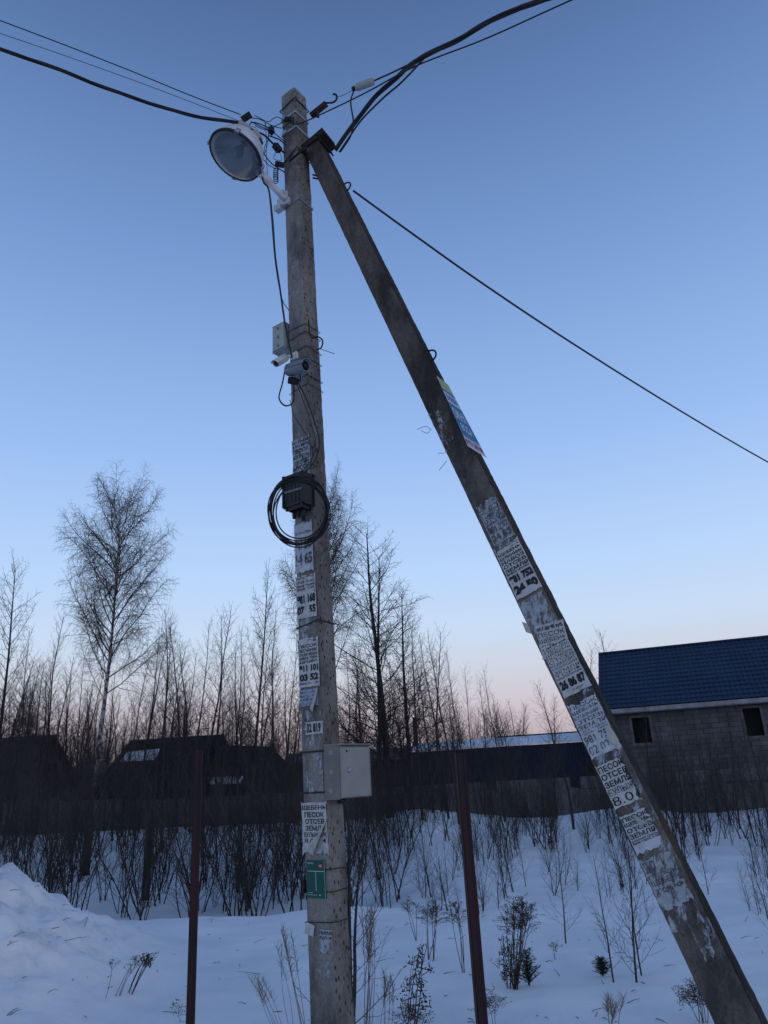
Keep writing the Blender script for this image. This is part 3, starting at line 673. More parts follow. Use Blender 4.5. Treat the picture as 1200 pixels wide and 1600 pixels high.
M['bulb'] = mat('frosted_bulb', (.35, .37, .40), .3); part(mb, 'bulb', M['bulb'], lamp)
M['lens'] = bpy.data.materials.new('lens_glass'); M['lens'].use_nodes = True
_t = M['lens'].node_tree; _b = _t.nodes['Principled BSDF']; _b.inputs['Base Color'].default_value = (.10, .12, .15, 1); _b.inputs['Roughness'].default_value = .10
_b.inputs['Alpha'].default_value = .48; _b.inputs['Specular IOR Level'].default_value = .8
mb = MB(); mb.lathe(LC, nl, [(.0, LR * .975), (.02, LR * .93), (.045, LR * .75), (.062, LR * .5), (.07, LR * .25), (.073, LR * .001)], 40); part(mb, 'lens', M['lens'], lamp)
# clips round the rim
for k in range(4):
    a_ = nl.orthogonal().normalized(); a_ = Matrix.Rotation(k * 1.57 + .5, 3, nl) @ a_
    mb = MB(); mb.cbox(LC + a_ * LR * 1.02 - nl * .01, a_ * .02, nl.cross(a_) * .03, nl * .04, 0, .003); part(mb, 'clip', M['steel'], lamp)
a0, a1, a2 = LC - nl * .13 + PY(400, 262, 4.8) * 0, PY(412, 275, 4.82), PY(446, 312, 4.93)
mb = MB(); mb.tube([PY(404, 268, 4.84), PY(424, 288, 4.87)], .034, 14); mb.tube([PY(421, 286, 4.86), a2], .026, 14); part(mb, 'arm', M['white_metal'], lamp)
mb = MB(); cb = FL.p(.30, FL.h(313, .3), .0)
hb_ = FL.h(313, .3)
def lb(u, dz, o): return FL.p(u, hb_ + dz, o)
ol = [(-.12, -.05), (.45, -.075), (.52, .0), (.50, .05), (.30, .065), (.20, .095), (.02, .085), (-.10, .03)]
k = len(ol); mb.add([lb(u, dz, .05) for u, dz in ol] + [lb(u, dz, .056) for u, dz in ol], [tuple(range(k)), tuple(range(2 * k - 1, k - 1, -1))] + [(i, (i + 1) % k, k + (i + 1) % k, k + i) for i in range(k)], 0)
mb.cbox(lb(.10, -.02, .03), eA * .10, nL * .045, V((0, 0, .07)), 0, .004)
mb.cbox(lb(-.2, -.05, .03), eA * .07, nL * .05, V((0, 0, .05)), 0, .004)
br = part(mb, 'bracket', M['white_metal'], lamp)
for u, dz in ((.0, .05), (.38, -.045), (.12, .02), (.3, .03)):
    mb = MB(); mb.lathe(lb(u, dz, .056), nL, [(0, .008), (.004, .007), (.004, .0005)], 8); part(mb, 'bolt', M['rusty'], lamp)

# ---------------------------------------------------------------- top hardware
def cyl(p, q, r, n=12): mb = MB(); mb.tube([p, p.lerp(q, .06), p.lerp(q, .94), q], [r * .8, r, r, r * .85], n); return mb
def grey_clamp(p, q, r, label, stub=.02):
    d = (q - p).normalized(); e = empty('anchor_clamp', p, label, 'cable clamp', 'grey plastic anchor clamps')
    part(cyl(p, q, r), 'sleeve', M['grey_plastic'], e)
    part(cyl(q - d * .002, q + d * .04, r * .62), 'end_plug', M['black'], e)
    return e
grey_clamp(PY(583, 127, 4.5), PY(557, 137, 4.58), .032, 'grey sleeve clamp on the right hand cables beyond the pole hook')
grey_clamp(PY(372, 192, 4.72), PY(391, 203, 4.78), .032, 'grey sleeve clamp where the thick left bundle ends above the lamp')
grey_clamp(PY(397, 205, 4.80), PY(405, 219, 4.82), .034, 'short grey sleeve clamp hanging beside the lamp housing')
def clampbox(c, s, label, lst=(), name='wire_clamp'):
    e = empty(name, c, label, 'wire clamp', 'black wire clamps')
    s *= .72; mb = MB(); ax = V((math.sin(s * 977), .2, .8 * math.cos(s * 613))).normalized(); ay = ax.orthogonal().normalized(); mb.cbox(c, ax * s, ay * s * .55, ax.cross(ay) * s * .6, 0, s * .06); part(mb, 'body', M['black'], e)
    mb = MB(); mb.tube([c + ay * s * .2, c + ay * s * .55], s * .12, 6); part(mb, 'bolt', M['wire'], e)
clampbox(PY(385, 183, 4.78), .105, 'black wire clamp on the thin left wires left of the tangle')
clampbox(PY(424, 204, 4.85), .085, 'black wire clamp in the middle of the tangle left of the pole top')
clampbox(PY(433, 231, 4.90), .093, 'black wire clamp between lamp and pole, second from the top')
clampbox(PY(437, 257, 4.95), .11, 'lowest black wire clamp against the pole, above the curly cable')
clampbox(PY(452, 187, 4.90), .088, 'black wire clamp on the left face of the pole between two steel bands')

def cable(name, pts, r, label, cat='cable', matn='black', n=6, group=None, seg=6, strands=1, tw=.0, turns=3):
    c = catmull(pts, seg); mb = MB()
    if strands == 1: mb.tube(c, r, n)
    else:
        Ltot = 0; acc = [0]
        for i in range(1, len(c)): Ltot += (c[i] - c[i - 1]).length; acc.append(Ltot)
        t = (c[-1] - c[0]).normalized(); a = t.orthogonal().normalized(); b = t.cross(a)
        for s_ in range(strands):
            mb.tube([p + (a * math.cos(2 * math.pi * (s_ / strands + turns * acc[i] / Ltot)) + b * math.sin(2 * math.pi * (s_ / strands + turns * acc[i] / Ltot))) * tw for i, p in enumerate(c)], r, n)
    o = mb.build(name, M[matn]); tag(o, label, cat, group); return o
def line_out(pts, zs, extend=14, sag=.012):
    P = [PZ(px, py, z) for (px, py), z in zip(pts, zs)]
    d = (P[0] - P[1]); d.normalize()
    ext = [P[0] + d * s_ + V((0, 0, -sag * s_ * (extend * 1.2 - s_) * .1)) for s_ in (extend, extend * .6, extend * .3, extend * .12)]
    return ext + P
H0 = PY(380, 190, 4.78).z
cable('overhead_wire', line_out([(0, 32), (180, 101), (300, 150)], [H0 + .1, H0 + .02, H0], 14) + [PY(376, 179, 4.77)], .0045, 'highest thin black overhead wire running off to the left', 'overhead wire', seg=5)
cable('overhead_wire', line_out([(0, 52), (180, 115), (300, 160)], [H0 + .05, H0, H0 - .02], 14) + [PY(400, 200, 4.82)], .0025, 'thinnest overhead wire on the left, just under the highest one', 'overhead wire', seg=5)
cable('overhead_cable', line_out([(0, 77), (90, 108), (180, 143), (290, 178)], [H0, H0 - .01, H0 - .01, H0], 14) + [PY(372, 192, 4.72)], .0085, 'thick twisted black overhead bundle running off to the left', 'overhead cable', seg=7, strands=3, tw=.008, turns=12)
cable('overhead_cable', line_out([(850, 0), (805, 15), (753, 40), (709, 66), (655, 92)], [H0 - .1, H0 - .1, H0 - .1, H0 - .1, H0 - .1], 10) + [PY(621, 120, 4.5), PY(588, 150, 4.64), PY(563, 180, 4.76), PY(544, 206, 4.84), PY(524, 234, 4.92)], .0115, 'thick twisted black bundle running from the brace cap to the top right', 'overhead cable', seg=8, strands=3, tw=.010, turns=10)
cable('overhead_wire', line_out([(893, 0), (760, 60), (650, 103)], [H0 - .1, H0 - .08, H0 - .06], 10) + [PY(575, 143, 4.62), PY(520, 170, 4.8), PY(468, 193, 4.90), PY(452, 190, 4.92)], .006, 'single black wire below the thick bundle at the top right', 'overhead wire', seg=6)
cable('support_wire', [PY(585, 126, 4.49), PY(620, 110, 4.40), PY(650, 95, 4.3)], .007, 'short black cable joining the right clamp to the bundle', 'cable')
cable('support_wire', [PY(557, 137, 4.58), PY(540, 147, 4.75), PY(524, 153, 4.92)], .0025, 'thin steel wire from the right clamp to the pole hook', 'wire', 'wire')
cable('cable_tail', [PY(553, 141, 4.6), PY(548, 160, 4.62), PY(552, 190, 4.68), PY(548, 212, 4.78), PY(532, 237, 4.9)], .007, 'black cable looping down from the right clamp to the brace cap', 'cable')
cable('cable_tail', [PY(664, 90, 4.42), PY(628, 128, 4.52), PY(600, 152, 4.62), PY(566, 186, 4.78), PY(546, 214, 4.87), PY(530, 238, 4.94)], .0085, 'black cable splitting off the right bundle towards the brace cap', 'cable')
cable('service_wire', [PY(552, 298, 4.9), PY(640, 362, 4.95), PY(760, 447, 5.3), PY(900, 540, 6.0), PY(1060, 640, 7.1), PY(1200, 722, 8.5), PY(1330, 790, 10.5), PY(1460, 850, 13.5), PY(1560, 890, 17)], .0085, 'long black service wire sloping down to the right from the brace', 'overhead wire', seg=6)
# tangle left of the pole top
tg = [([(386, 184), (405, 186), (420, 194), (440, 200), (455, 190)], .004), ([(392, 190), (408, 198), (425, 206), (446, 222)], .005),
      ([(397, 180), (418, 190), (426, 186), (434, 183), (446, 190)], .0035), ([(388, 204), (392, 192), (404, 193), (420, 200)], .005),
      ([(400, 205), (414, 212), (428, 226), (446, 240)], .009), ([(404, 222), (410, 236), (424, 255), (446, 270)], .005),
      ([(402, 222), (404, 236), (420, 258), (440, 266)], .0035), ([(414, 190), (416, 215), (416, 240), (418, 276)], .003),
      ([(420, 196), (418, 225), (410, 248), (408, 262)], .003), ([(404, 222), (398, 240), (406, 250), (410, 262)], .0025),
      ([(432, 236), (428, 248), (440, 250), (438, 240)], .0025), ([(398, 196), (416, 203), (432, 196), (452, 186)], .004),
      ([(414, 192), (420, 212), (414, 228), (412, 240)], .003), ([(420, 212), (436, 218), (446, 226)], .006)]
P_T = ['from the left clamp over the tangle', 'through the middle of the tangle to the pole', 'along the top of the tangle', 'arching over the grey clamp', 'thick, sloping to the second clamp', 'curving from the short clamp to the pole', 'thin, under the curving cable', 'hanging straight down by the lamp', 'hanging behind the lamp rim', 'looping short behind the lamp', 'tiny loop at the second clamp', 'crossing the tangle to the steel bands', 'short and vertical in the tangle', 'short and thick into the pole edge']
for i, (pts, r) in enumerate(tg):
    k = len(pts)
    cable('tangle_cable', [PY(x, y, 4.80 + .14 * j / (k - 1) + .015 * ((i * 7) % 3)) for j, (x, y) in enumerate(pts)], r, 'black cable ' + P_T[i], 'cable', group='cable tangle left of the pole top')
c0 = PY(431, 264, 4.93); pts = [c0 + V((.022 * math.cos(t * 1.3), .018 * math.sin(t * 1.3), -.004 * t)) for t in range(38)]
mb = MB(); mb.tube(pts, .0038, 5); tag(mb.build('curly_cable', M['black']), 'small curly black cable between the lamp arm and the pole', 'cable')
cable('drop_cable', [PY(408, 268, 4.85), PY(412, 285, 4.82), PY(420, 297, 4.84), PY(426, 345, 4.88), PY(430, 400, 4.9), PY(438, 455, 4.9), PY(446, 510, 4.9), PY(456, 558, 4.86)], .0075, 'black cable hanging from the lamp arm down to the two cameras', 'cable')
cable('drop_cable', [PY(420, 297, 4.85), PY(424, 340, 4.9), PY(430, 410, 4.95), PY(440, 465, 5.0), PY(452, 486, 5.08)], .0035, 'thin black cable beside the hanging one, meeting the pole edge', 'cable')
cable('cable_loop', [PY(446, 575, 4.86), PY(441, 600, 4.83), PY(436, 622, 4.83), PY(446, 634, 4.85), PY(458, 628, 4.88), PY(459, 608, 4.88), PY(456, 590, 4.88)], .006, 'short black cable loop sticking out left below the cameras', 'cable')
for i, (dx, r, lb_) in enumerate(((0, .006, 'thicker black cable curving from the cameras across to the coil'), (-6, .0035, 'thinner black cable curving beside the thicker one to the coil'))):
    cable('camera_cable', [PY(466 + dx * .5, 598, 4.86), PY(478 + dx, 622, 4.85), PY(490 + dx, 655, 4.84), PY(499 + dx, 690, 4.83), PY(494 + dx, 715, 4.83), PY(480 + dx, 735, 4.83), PY(462, 747, 4.84)], r, lb_, 'cable')
cable('camera_cable', [PY(453, 625, 4.95), PY(460, 650, 4.9), PY(474, 672, 4.87), PY(487, 700, 4.85), PY(486, 722, 4.84), PY(472, 742, 4.84)], .003, 'thinnest black cable crossing the highest notice', 'cable')
cable('cabinet_cable', [PY(534, 1250, 4.9), PY(540, 1262, 4.95), PY(543, 1280, 5.0), PY(545, 1300, 5.05), PY(546, 1420, 5.13), PY(549, 1560, 5.13), PY(550, 1640, 5.13)], .010, 'black cable running down behind the right edge of the pole from the cabinet', 'cable')

# ---------------------------------------------------------------- CCTV
jb = empty('junction_box', PY(441, 555, 5.22), 'narrow grey junction box on the far left side of the upright pole', 'junction box')
cc = PY(442, 531, 5.20); mb = MB(); mb.cbox(cc, eA * .13, eC * .09, V((0, 0, .24)), 0, .006); part(mb, 'body', M['grey_plastic'], jb)
mb = MB(); mb.cbox(cc + nL * .05, eA * .118, eC * .012, V((0, 0, .225)), 0, .003); part(mb, 'lid', M['grey_plastic'], jb)
for dz in (.08, 0, -.08):
    mb = MB(); mb.lathe(cc + nL * .056 + V((0, 0, dz)), nL, [(0, .014), (.003, .013), (.003, .0005)], 10); part(mb, 'cable_plug', M['cabinet_side'], jb)
def cctv(p, q, r, body, label, visor):
    e = empty('security_camera', p, label, 'security camera', 'two security cameras'); d = (q - p).normalized()
    mb = MB(); mb.lathe(p, d, [(0, .001), (0, r * .75), (.01, r * .9), (.03, r)] + [((q - p).length, r), ((q - p).length, r * .84), ((q - p).length - .012, r * .82)], 24)
    part(mb, 'body', body, e)
    mb = MB(); mb.lathe(q - d * .012, d, [(0, r * .84), (.0005, .0005)], 24); part(mb, 'lens', M['glass_dark'], e)
    mb = MB(); mb.lathe(q - d * .011, d, [(.0, r * .35), (.01, r * .33), (.01, r * .22), (.004, .0005)], 18); part(mb, 'lens_ring', M['black'], e)
    up = (UP - d * UP.dot(d)).normalized(); sd_ = d.cross(up); mb = MB(); K = 9; vs = []
    Ls = (q - p).length
    for oo in (r * 1.06, r * 1.14):
        for t in (Ls * .12, Ls + .02):
            for i in range(K):
                an = math.radians(-80 + 160 * i / (K - 1)); vs.append(p + d * t + (up * math.cos(an) + sd_ * math.sin(an)) * oo)
    fs = []
    for i in range(K - 1): fs += [(i, i + 1, K + i + 1, K + i), (2 * K + i, 3 * K + i, 3 * K + i + 1, 2 * K + i + 1), (K + i, K + i + 1, 3 * K + i + 1, 3 * K + i), (i, 2 * K + i, 2 * K + i + 1, i + 1)]
    fs += [(0, K, 3 * K, 2 * K), (K - 1, 3 * K - 1, 4 * K - 1, 2 * K - 1)]
    mb.add(vs, fs, 0, True); part(mb, 'sun_visor', body, e)
    return e
c1 = cctv(PY(448, 558, 4.93), PY(431, 568, 4.83), .029, M['white_plastic'], 'small white security camera pointing left, at the pole edge under the junction box', True)
mb = MB(); mb.tube([PY(447, 559, 4.93), PY(455, 556, 4.96), PY(460, 556, 5.0)], .012, 8); mb.cbox(PY(460, 556, 4.96), eA * .05, nL * .015, V((0, 0, .05)), 0, .004); part(mb, 'mount', M['white_plastic'], c1)
c2 = cctv(PY(449, 580, 4.88), PY(478, 571, 4.74), .046, M['camera_grey'], 'larger grey security camera with a sun visor, pointing right and towards the viewer', True)
mb = MB(); mb.tube([PY(463, 580, 4.82), PY(465, 590, 4.86), PY(468, 592, 4.93)], .014, 8); mb.cbox(PY(469, 590, 4.90), eA * .03, nL * .012, V((0, 0, .06)), 0, .003); part(mb, 'mount', M['camera_grey'], c2)
clampbox(PY(458, 595, 4.88), .11, 'dark cable gland box right under the larger grey camera', name='cable_gland')

# ---------------------------------------------------------------- splice box and coil
sb = empty('splice_box', PY(472, 800, 4.9), 'black plastic splice closure strapped to the upright pole behind the cable coil', 'splice closure')
cs = FL.p(.55, FL.h(775, .5), .058); mb = MB(); mb.cbox(cs + V((0, 0, .02)), eA * .18, nL * .11, V((0, 0, .22)), 0, .012); mb.cbox(cs + V((0, 0, -.09)), eA * .14, nL * .09, V((0, 0, .06)), 0, .01)
mb.cbox(cs + eA * .095 + V((0, 0, -.02)), eA * .02, nL * .08, V((0, 0, .16)), 0, .005)
part(mb, 'body', M['black'], sb)
for dx in (-.055, -.02, .02, .055):
    mb = MB(); mb.box(cs + eA * dx + nL * .055 + V((0, 0, -.08)), eA * .006, nL * .004, V((0, 0, .20))); part(mb, 'rib', M['black'], sb)
for dx, ll in ((-.045, .10), (.0, .06), (.045, .06)):
    mb = MB(); mb.tube([cs + eA * dx + V((0, 0, -.11)), cs + eA * dx + V((0, 0, -.12 - ll))], [.018, .014], 10); part(mb, 'port', M['black'], sb)
mb = MB(); hc = cs.z + .01
for k in range(9):
    p = cs + eA * (.08 - .02 * k - .005) + nL * .060 + V((0, 0, .012 - .001 * k)); an = []
    mb.tube([p + eA * (.010 * math.cos(t)) + V((0, 0, .006 * math.sin(t))) for t in [i * .785 for i in range(8)]], .0022, 5, closed=True)
part(mb, 'chain', M['steel'], sb)
coil = MB(); cc = PY(467.5, 798, 4.76)
rng = random.Random(4)
vv = (cc - CAM).normalized(); rx = (RT - vv * RT.dot(vv)).normalized(); uy = rx.cross(vv).normalized(); scl = (cc - CAM).dot(FW) / FPX
for s_ in range(11):
    ex, ey = rng.uniform(-3, 3), rng.uniform(-4.5, 2.5); a_ = rng.uniform(40.5, 46.5); b_ = rng.uniform(48, 54); tl = rng.uniform(-.06, .08)
    if s_ > 8: ex += 3; a_ -= 3; b_ -= 4
    pts = []
    for i in range(48):
        t = 6.28318 * i / 48; x = a_ * math.cos(t) + ex + 1.2 * math.sin(2 * t + s_); y = b_ * math.sin(t) + ey
        pts.append(cc + rx * ((x + y * tl) * scl) + uy * (y * scl) - vv * (.012 * math.sin(t * 3 + s_) + .004 * s_))
    coil.tube(pts, .0048, 6, closed=True)
ob = coil.build('cable_coil', M['black']); tag(ob, 'large coil of black cable hanging in front of the splice box', 'cable coil')

# ---------------------------------------------------------------- cabinet on the right face
hB = FL.h(1249, 1.0); hT = FL.h(1166, 1.0); hh = hT - hB
cab = empty('electrical_cabinet', Bm(hB) + nR * .06, 'grey steel electrical cabinet with a locked door on the right face of the upright pole', 'electrical cabinet')
o0 = Bm(hB) - eC * .02 + nR * .008
mb = MB(); mb.cbox(o0 + eC * .145 + nR * .0585 + V((0, 0, hh / 2)), eC * .29, nR * .117, V((0, 0, hh)), 0, .004); part(mb, 'body', M['cabinet_side'], cab)
mb = MB(); mb.cbox(o0 + eC * .15 + nR * .128 + V((0, 0, hh / 2 - .004)), eC * .288, nR * .014, V((0, 0, hh - .02)), 0, .003); dr = part(mb, 'door', M['cabinet'], cab)
mb = MB(); mb.lathe(o0 + eC * .075 + nR * .135 + V((0, 0, hh * .52)), nR, [(0, .016), (.008, .015), (.012, .010), (.012, .0005)], 14); part(mb, 'lock', M['steel'], dr)
mb = MB(); mb.lathe(o0 + eC * .06 + nR * .135 + V((0, 0, hh * .88)), nR, [(0, .008), (.003, .007), (.003, .0005)], 10); part(mb, 'plug', M['rusty'], dr)
mb = MB(); mb.cbox(o0 + eC * .145 + nR * .07 + V((0, 0, hh + .003)), eC * .296, nR * .145, V((0, 0, .006)), 0, .002); part(mb, 'rain_lip', M['cabinet'], cab)
for i, f_ in enumerate((.15, .5, .86)):
    mb = MB(); c = o0 + nR * (.055 - .006 * (f_ < .3)) - eC * .001 + V((0, 0, hh * f_)); mb.lathe(c, -eC, [(0, .017), (.003, .016), (.003, .008), (.0, .0065), (.0, .0005)], 14); part(mb, 'knockout', M['cabinet'], cab)
for d_ in (.03, .07):
    mb = MB(); mb.tube([o0 + eC * .1 + nR * d_, o0 + eC * .1 + nR * d_ - V((0, 0, .03))], .013, 10); part(mb, 'cable_gland', M['black'], cab)

# ---------------------------------------------------------------- red posts
def red_post(px_t, py_t, Y, wd, px_b, label):
    t = PY(px_t, py_t, Y); e = empty('metal_post', (t.x, Y, gz(t.x, Y)), label, 'fence post', 'red metal posts')
    yaw = rad(10); ax = V((math.cos(yaw), math.sin(yaw), 0)) * wd; ay = V((-math.sin(yaw), math.cos(yaw), 0)) * wd
    z0 = gz(t.x, Y) - .2; h = t.z - z0; mb = MB(); K = 24
    mb.cbox(V((t.x, Y, z0 + h / 2)), ax, ay, V((0, 0, h)), 0, .004)
    part(mb, 'tube', M['red'], e)
    mb = MB(); mb.cbox(V((t.x, Y, z0 + h)) , ax * .86, ay * .86, V((0, 0, .004)), 0); part(mb, 'open_end', M['opening'], e)
    mb = MB(); mb.tube([V((t.x, Y, z0 + .0)) + ax * .2 - ay * .505, V((t.x, Y, z0 + h)) + ax * .2 - ay * .505], .0025, 4); part(mb, 'weld_seam', M['red'], e)
red_post(310.5, 1171, 4.8, .047, 313, 'dark red square metal post standing in snow left of the upright pole')
red_post(718, 1175, 3.5, .043, 752, 'dark red square metal post between the upright pole and the brace')

# ---------------------------------------------------------------- buildings
def frame_at(px, py, Y, yaw):            # origin on the ground below that point
    p = PY(px, py, Y); c, s_ = math.cos(yaw), math.sin(yaw)
    return V((p.x, p.y, 0)), V((c, s_, 0)), V((-s_, c, 0)), V((0, 0, 1)), p
def metal_roof(mb, o, ax, dn, nrm, Lx, Ld, mi=0, step=.35, wave=.20):
    # tile-pressed sheet: o top-left corner, ax along the ridge, dn down the slope
    nx = int(Lx / wave) * 4; rows = max(2, int(Ld / step)); vs = []; nr = 0
    for r in range(rows):
        for t, hgt in ((0.0, .0), (.96, .035)):
            for i in range(nx + 1):
                x = Lx * i / nx; vs.append(o + ax * x + dn * ((r + t) / rows * Ld) + nrm * (hgt + .02 * math.sin(2 * math.pi * x / wave)))
            nr += 1
    m = nx + 1; mb.add(vs, [(j * m + i, j * m + i + 1, (j + 1) * m + i + 1, (j + 1) * m + i) for j in range(nr - 1) for i in range(nx)], mi)
# brick house, right
yaw = -rad(20); O, ax, ay, az, pe = frame_at(938, 1113, 33.5, yaw)
EZ = pe.z; LEN = 15.0; DEP = 7.0; RZ = EZ + 2.95
hs = empty('brick_house', O, 'grey brick house with a dark blue metal tile roof, behind the brace', 'house')
mb = MB(); WO = O + ax * .35
winx = [(proj, 0)]
def on_wall(px, py):                     # wall coordinates seen at this pixel
    r = ray(px, py); n = ay; t = (WO + ay * .0 - CAM).dot(n) / r.dot(n); p = CAM + r * t - WO; return p.dot(ax), p.z
wins = []
for x0, y0, x1, y1 in ((986, 1121, 1020, 1161), (1159, 1106, 1196, 1150)):
    a, b = on_wall(x0, (y0)), on_wall(x1, y1); wins.append((a[0], b[0], on_wall(x0, y1)[1] * .5 + b[1] * .5, a[1] * .5 + on_wall(x1, y0)[1] * .5))
# front wall with openings: strips
T = .4; xs = [0] + [v for w_ in wins for v in w_[:2]] + [LEN]; zb, zt = -.3, EZ - .02
for i in range(0, len(xs) - 1):
    if i % 2 == 0: mb.box(WO + ax * xs[i] + az * zb, ax * (xs[i + 1] - xs[i]), ay * T, az * (zt - zb))
    else:
        w_ = wins[i // 2]; mb.box(WO + ax * xs[i] + az * zb, ax * (xs[i + 1] - xs[i]), ay * T, az * (w_[2] - zb)); mb.box(WO + ax * xs[i] + az * w_[3], ax * (xs[i + 1] - xs[i]), ay * T, az * (zt - w_[3]))
mb.box(WO + ay * (DEP - T) + az * zb, ax * LEN, ay * T, az * (zt - zb))
for xo in (0, LEN - T):
    a = WO + ax * xo + ay * T; mb.box(a + az * zb, ax * T, ay * (DEP - 2 * T), az * (zt - zb))
    b0, b1, ap = WO + ax * xo + az * zt, WO + ax * xo + ay * DEP + az * zt, WO + ax * xo + ay * DEP / 2 + az * (RZ - .12)
    mb.add([b0, b1, ap, b0 + ax * T, b1 + ax * T, ap + ax * T], [(0, 2, 1), (3, 4, 5), (0, 3, 5, 2), (1, 2, 5, 4), (0, 1, 4, 3)])
part(mb, 'wall', M['brick'], hs)
for w_ in wins:
    mb = MB(); x0, x1, z0, z1 = w_; f = .10
    for (a, b, c, d) in ((x0 - f, x1 + f, z1, z1 + f), (x0 - f, x1 + f, z0 - f, z0), (x0 - f, x0, z0, z1), (x1, x1 + f, z0, z1)):
        mb.box(WO + ax * a + az * c - ay * .03, ax * (b - a), ay * .05, az * (d - c))
    wf = part(mb, 'window', M['pale_trim'], hs)
    mb = MB(); mb.box(WO + ax * (x0 + .002) + az * (z0 + .002) + ay * .2, ax * (x1 - x0 - .004), ay * .03, az * (z1 - z0 - .004)); part(mb, 'pane', M['opening'], wf)
sl = V(ay * (DEP / 2 + .45)) ; rise = RZ - EZ + .0
M['roof_blue'] = mat('blue_metal_tile', (.010, .030, .072), .5, var=.3, scale=1.0, spec=.35)
mb = MB(); ov = .55
top = O + ay * (DEP / 2) + az * RZ; eav = O - ay * ov + az * (EZ + .06)
dn = (eav - top); Ld = dn.length; dn.normalize(); nrm = ax.cross(dn).normalized()
if nrm.z < 0: nrm = -nrm
metal_roof(mb, top, ax, dn, nrm, LEN + .8, Ld)
eb = O + ay * (DEP + ov) + az * (EZ + .06); mb.add([top, top + ax * (LEN + .8), eb + ax * (LEN + .8), eb], [(0, 3, 2, 1)])
mb.add([top - nrm * .06, top + ax * (LEN + .8) - nrm * .06, eav + ax * (LEN + .8) - nrm * .06, eav - nrm * .06], [(0, 1, 2, 3)])
mb.tube([top + az * .03, top + ax * (LEN + .8) + az * .03], .06, 6)
rf = part(mb, 'roof', M['roof_blue'], hs)
mb = MB(); mb.box(eav - az * .18 + ay * .02 + ax * .15, ax * (LEN + .5), ay * .03, az * .17); mb.box(eav - az * .20 + ay * .06 + ax * .15, ax * (LEN + .5), ay * ov * .9, az * .02); part(mb, 'fascia', M['fascia'], hs)
mb = MB(); mb.box(eav - az * .14 + ax * 0.0, ax * .14, dn * -Ld + V((0, 0, 0)), az * .16); part(mb, 'barge_board', M['roof_blue'], hs)

# dark blue shed, centre
yaw = -rad(14); O, ax, ay, az, pe = frame_at(640, 1176, 38, yaw)
ZS = pe.z; LEN = 11.6
sh = empty('blue_shed', O, 'long low dark blue sheet metal shed with a snowy roof behind the fence', 'shed')
mb = MB(); vs = []; nx = 320
for z in (-.2, ZS):
    for i in range(nx + 1):
        x = LEN * i / nx; vs.append(O + ax * x - ay * (.02 * (1 if (i // 2) % 2 else -1)) + az * z)
mb.add(vs, [(i, i + 1, nx + 2 + i, nx + 1 + i) for i in range(nx)])
mb.box(O + ay * 4 + az * -.2, ax * LEN, ay * .1, az * (ZS + .2)); mb.box(O + ay * .06 + az * -.2, ax * .1, ay * 3.9, az * (ZS + .2)); mb.box(O + ay * .06 + ax * (LEN - .1) + az * -.2, ax * .1, ay * 3.9, az * (ZS + .2))
part(mb, 'wall', M['blue_sheet'], sh)
mb = MB(); mb.hexa([O - ay * .15 + az * (ZS + .01) + ax * -.2, O - ay * .15 + ax * (LEN + .2) + az * (ZS + .01), O + ay * 4.4 + ax * (LEN + .2) + az * (ZS + .45), O + ay * 4.4 - ax * .2 + az * (ZS + .45),
                    O - ay * .15 + az * (ZS + .10) + ax * -.2, O - ay * .15 + ax * (LEN + .2) + az * (ZS + .10), O + ay * 4.4 + ax * (LEN + .2) + az * (ZS + .60), O + ay * 4.4 - ax * .2 + az * (ZS + .60)])
part(mb, 'roof', M['roof_snow'], sh)
mb = MB(); mb.box(O + ay * 4.5 + ax * 3.8 + az * (ZS + .58), ax * (LEN - 3.0), ay * .1, az * .09); part(mb, 'ridge_board', M['blue_sheet'], sh)
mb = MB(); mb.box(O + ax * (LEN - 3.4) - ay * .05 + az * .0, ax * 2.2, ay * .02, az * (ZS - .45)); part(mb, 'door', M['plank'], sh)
mb = MB(); p = PY(649, 1168, 41); q = PY(648, 1121, 41); mb.tube([V((p.x, p.y, 0)), q], .13, 10); tag(mb.build('stove_pipe', M['rusty']), 'dark upright stove pipe rising above the left end of the blue shed', 'chimney pipe')

# red-roofed house, far left
def gabled(px, py, Y, yaw, ridge_dz, L_, W_, wallm, roofm, label, gm=None, ov=.4, ext=0, name='wooden_house'):
    # px,py: the near gable's apex; the ridge runs along ax from there
    O, ax, ay, az, pa_ = frame_at(px, py, Y, yaw); R = pa_.z; E = R - ridge_dz
    h = empty(name, O, label, 'house')
    mb = MB()
    a = [O + ay * (W_ / 2), O - ay * (W_ / 2)]
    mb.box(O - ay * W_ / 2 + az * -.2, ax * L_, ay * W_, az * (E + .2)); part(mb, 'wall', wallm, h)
    for x_ in (0, L_ - .06):
        mb = MB()
        s0 = O + ax * x_
        b0, b1, ap = s0 - ay * (W_ / 2) + az * E, s0 + ay * (W_ / 2) + az * E, s0 + az * (R - .08)
        mb.add([b0, b1, ap, b0 + ax * .05, b1 + ax * .05, ap + ax * .05], [(0, 2, 1), (3, 4, 5), (0, 3, 5, 2), (1, 2, 5, 4), (0, 1, 4, 3)])
        part(mb, 'gable', gm or wallm, h)
    mb = MB(); k = (W_ / 2 + ov) / (W_ / 2)
    for s_ in (-1, 1):
        e0 = O - ax * ov + ay * (s_ * W_ / 2 * k) + az * (R - ridge_dz * k); t0 = O - ax * ov + az * R
        mb.hexa([e0, e0 + ax * (L_ + 2 * ov), t0 + ax * (L_ + 2 * ov), t0, e0 + az * .10, e0 + ax * (L_ + 2 * ov) + az * .10, t0 + ax * (L_ + 2 * ov) + az * .10, t0 + az * .10])
    part(mb, 'roof', roofm, h)
    return h, O, ax, ay, az, R, E
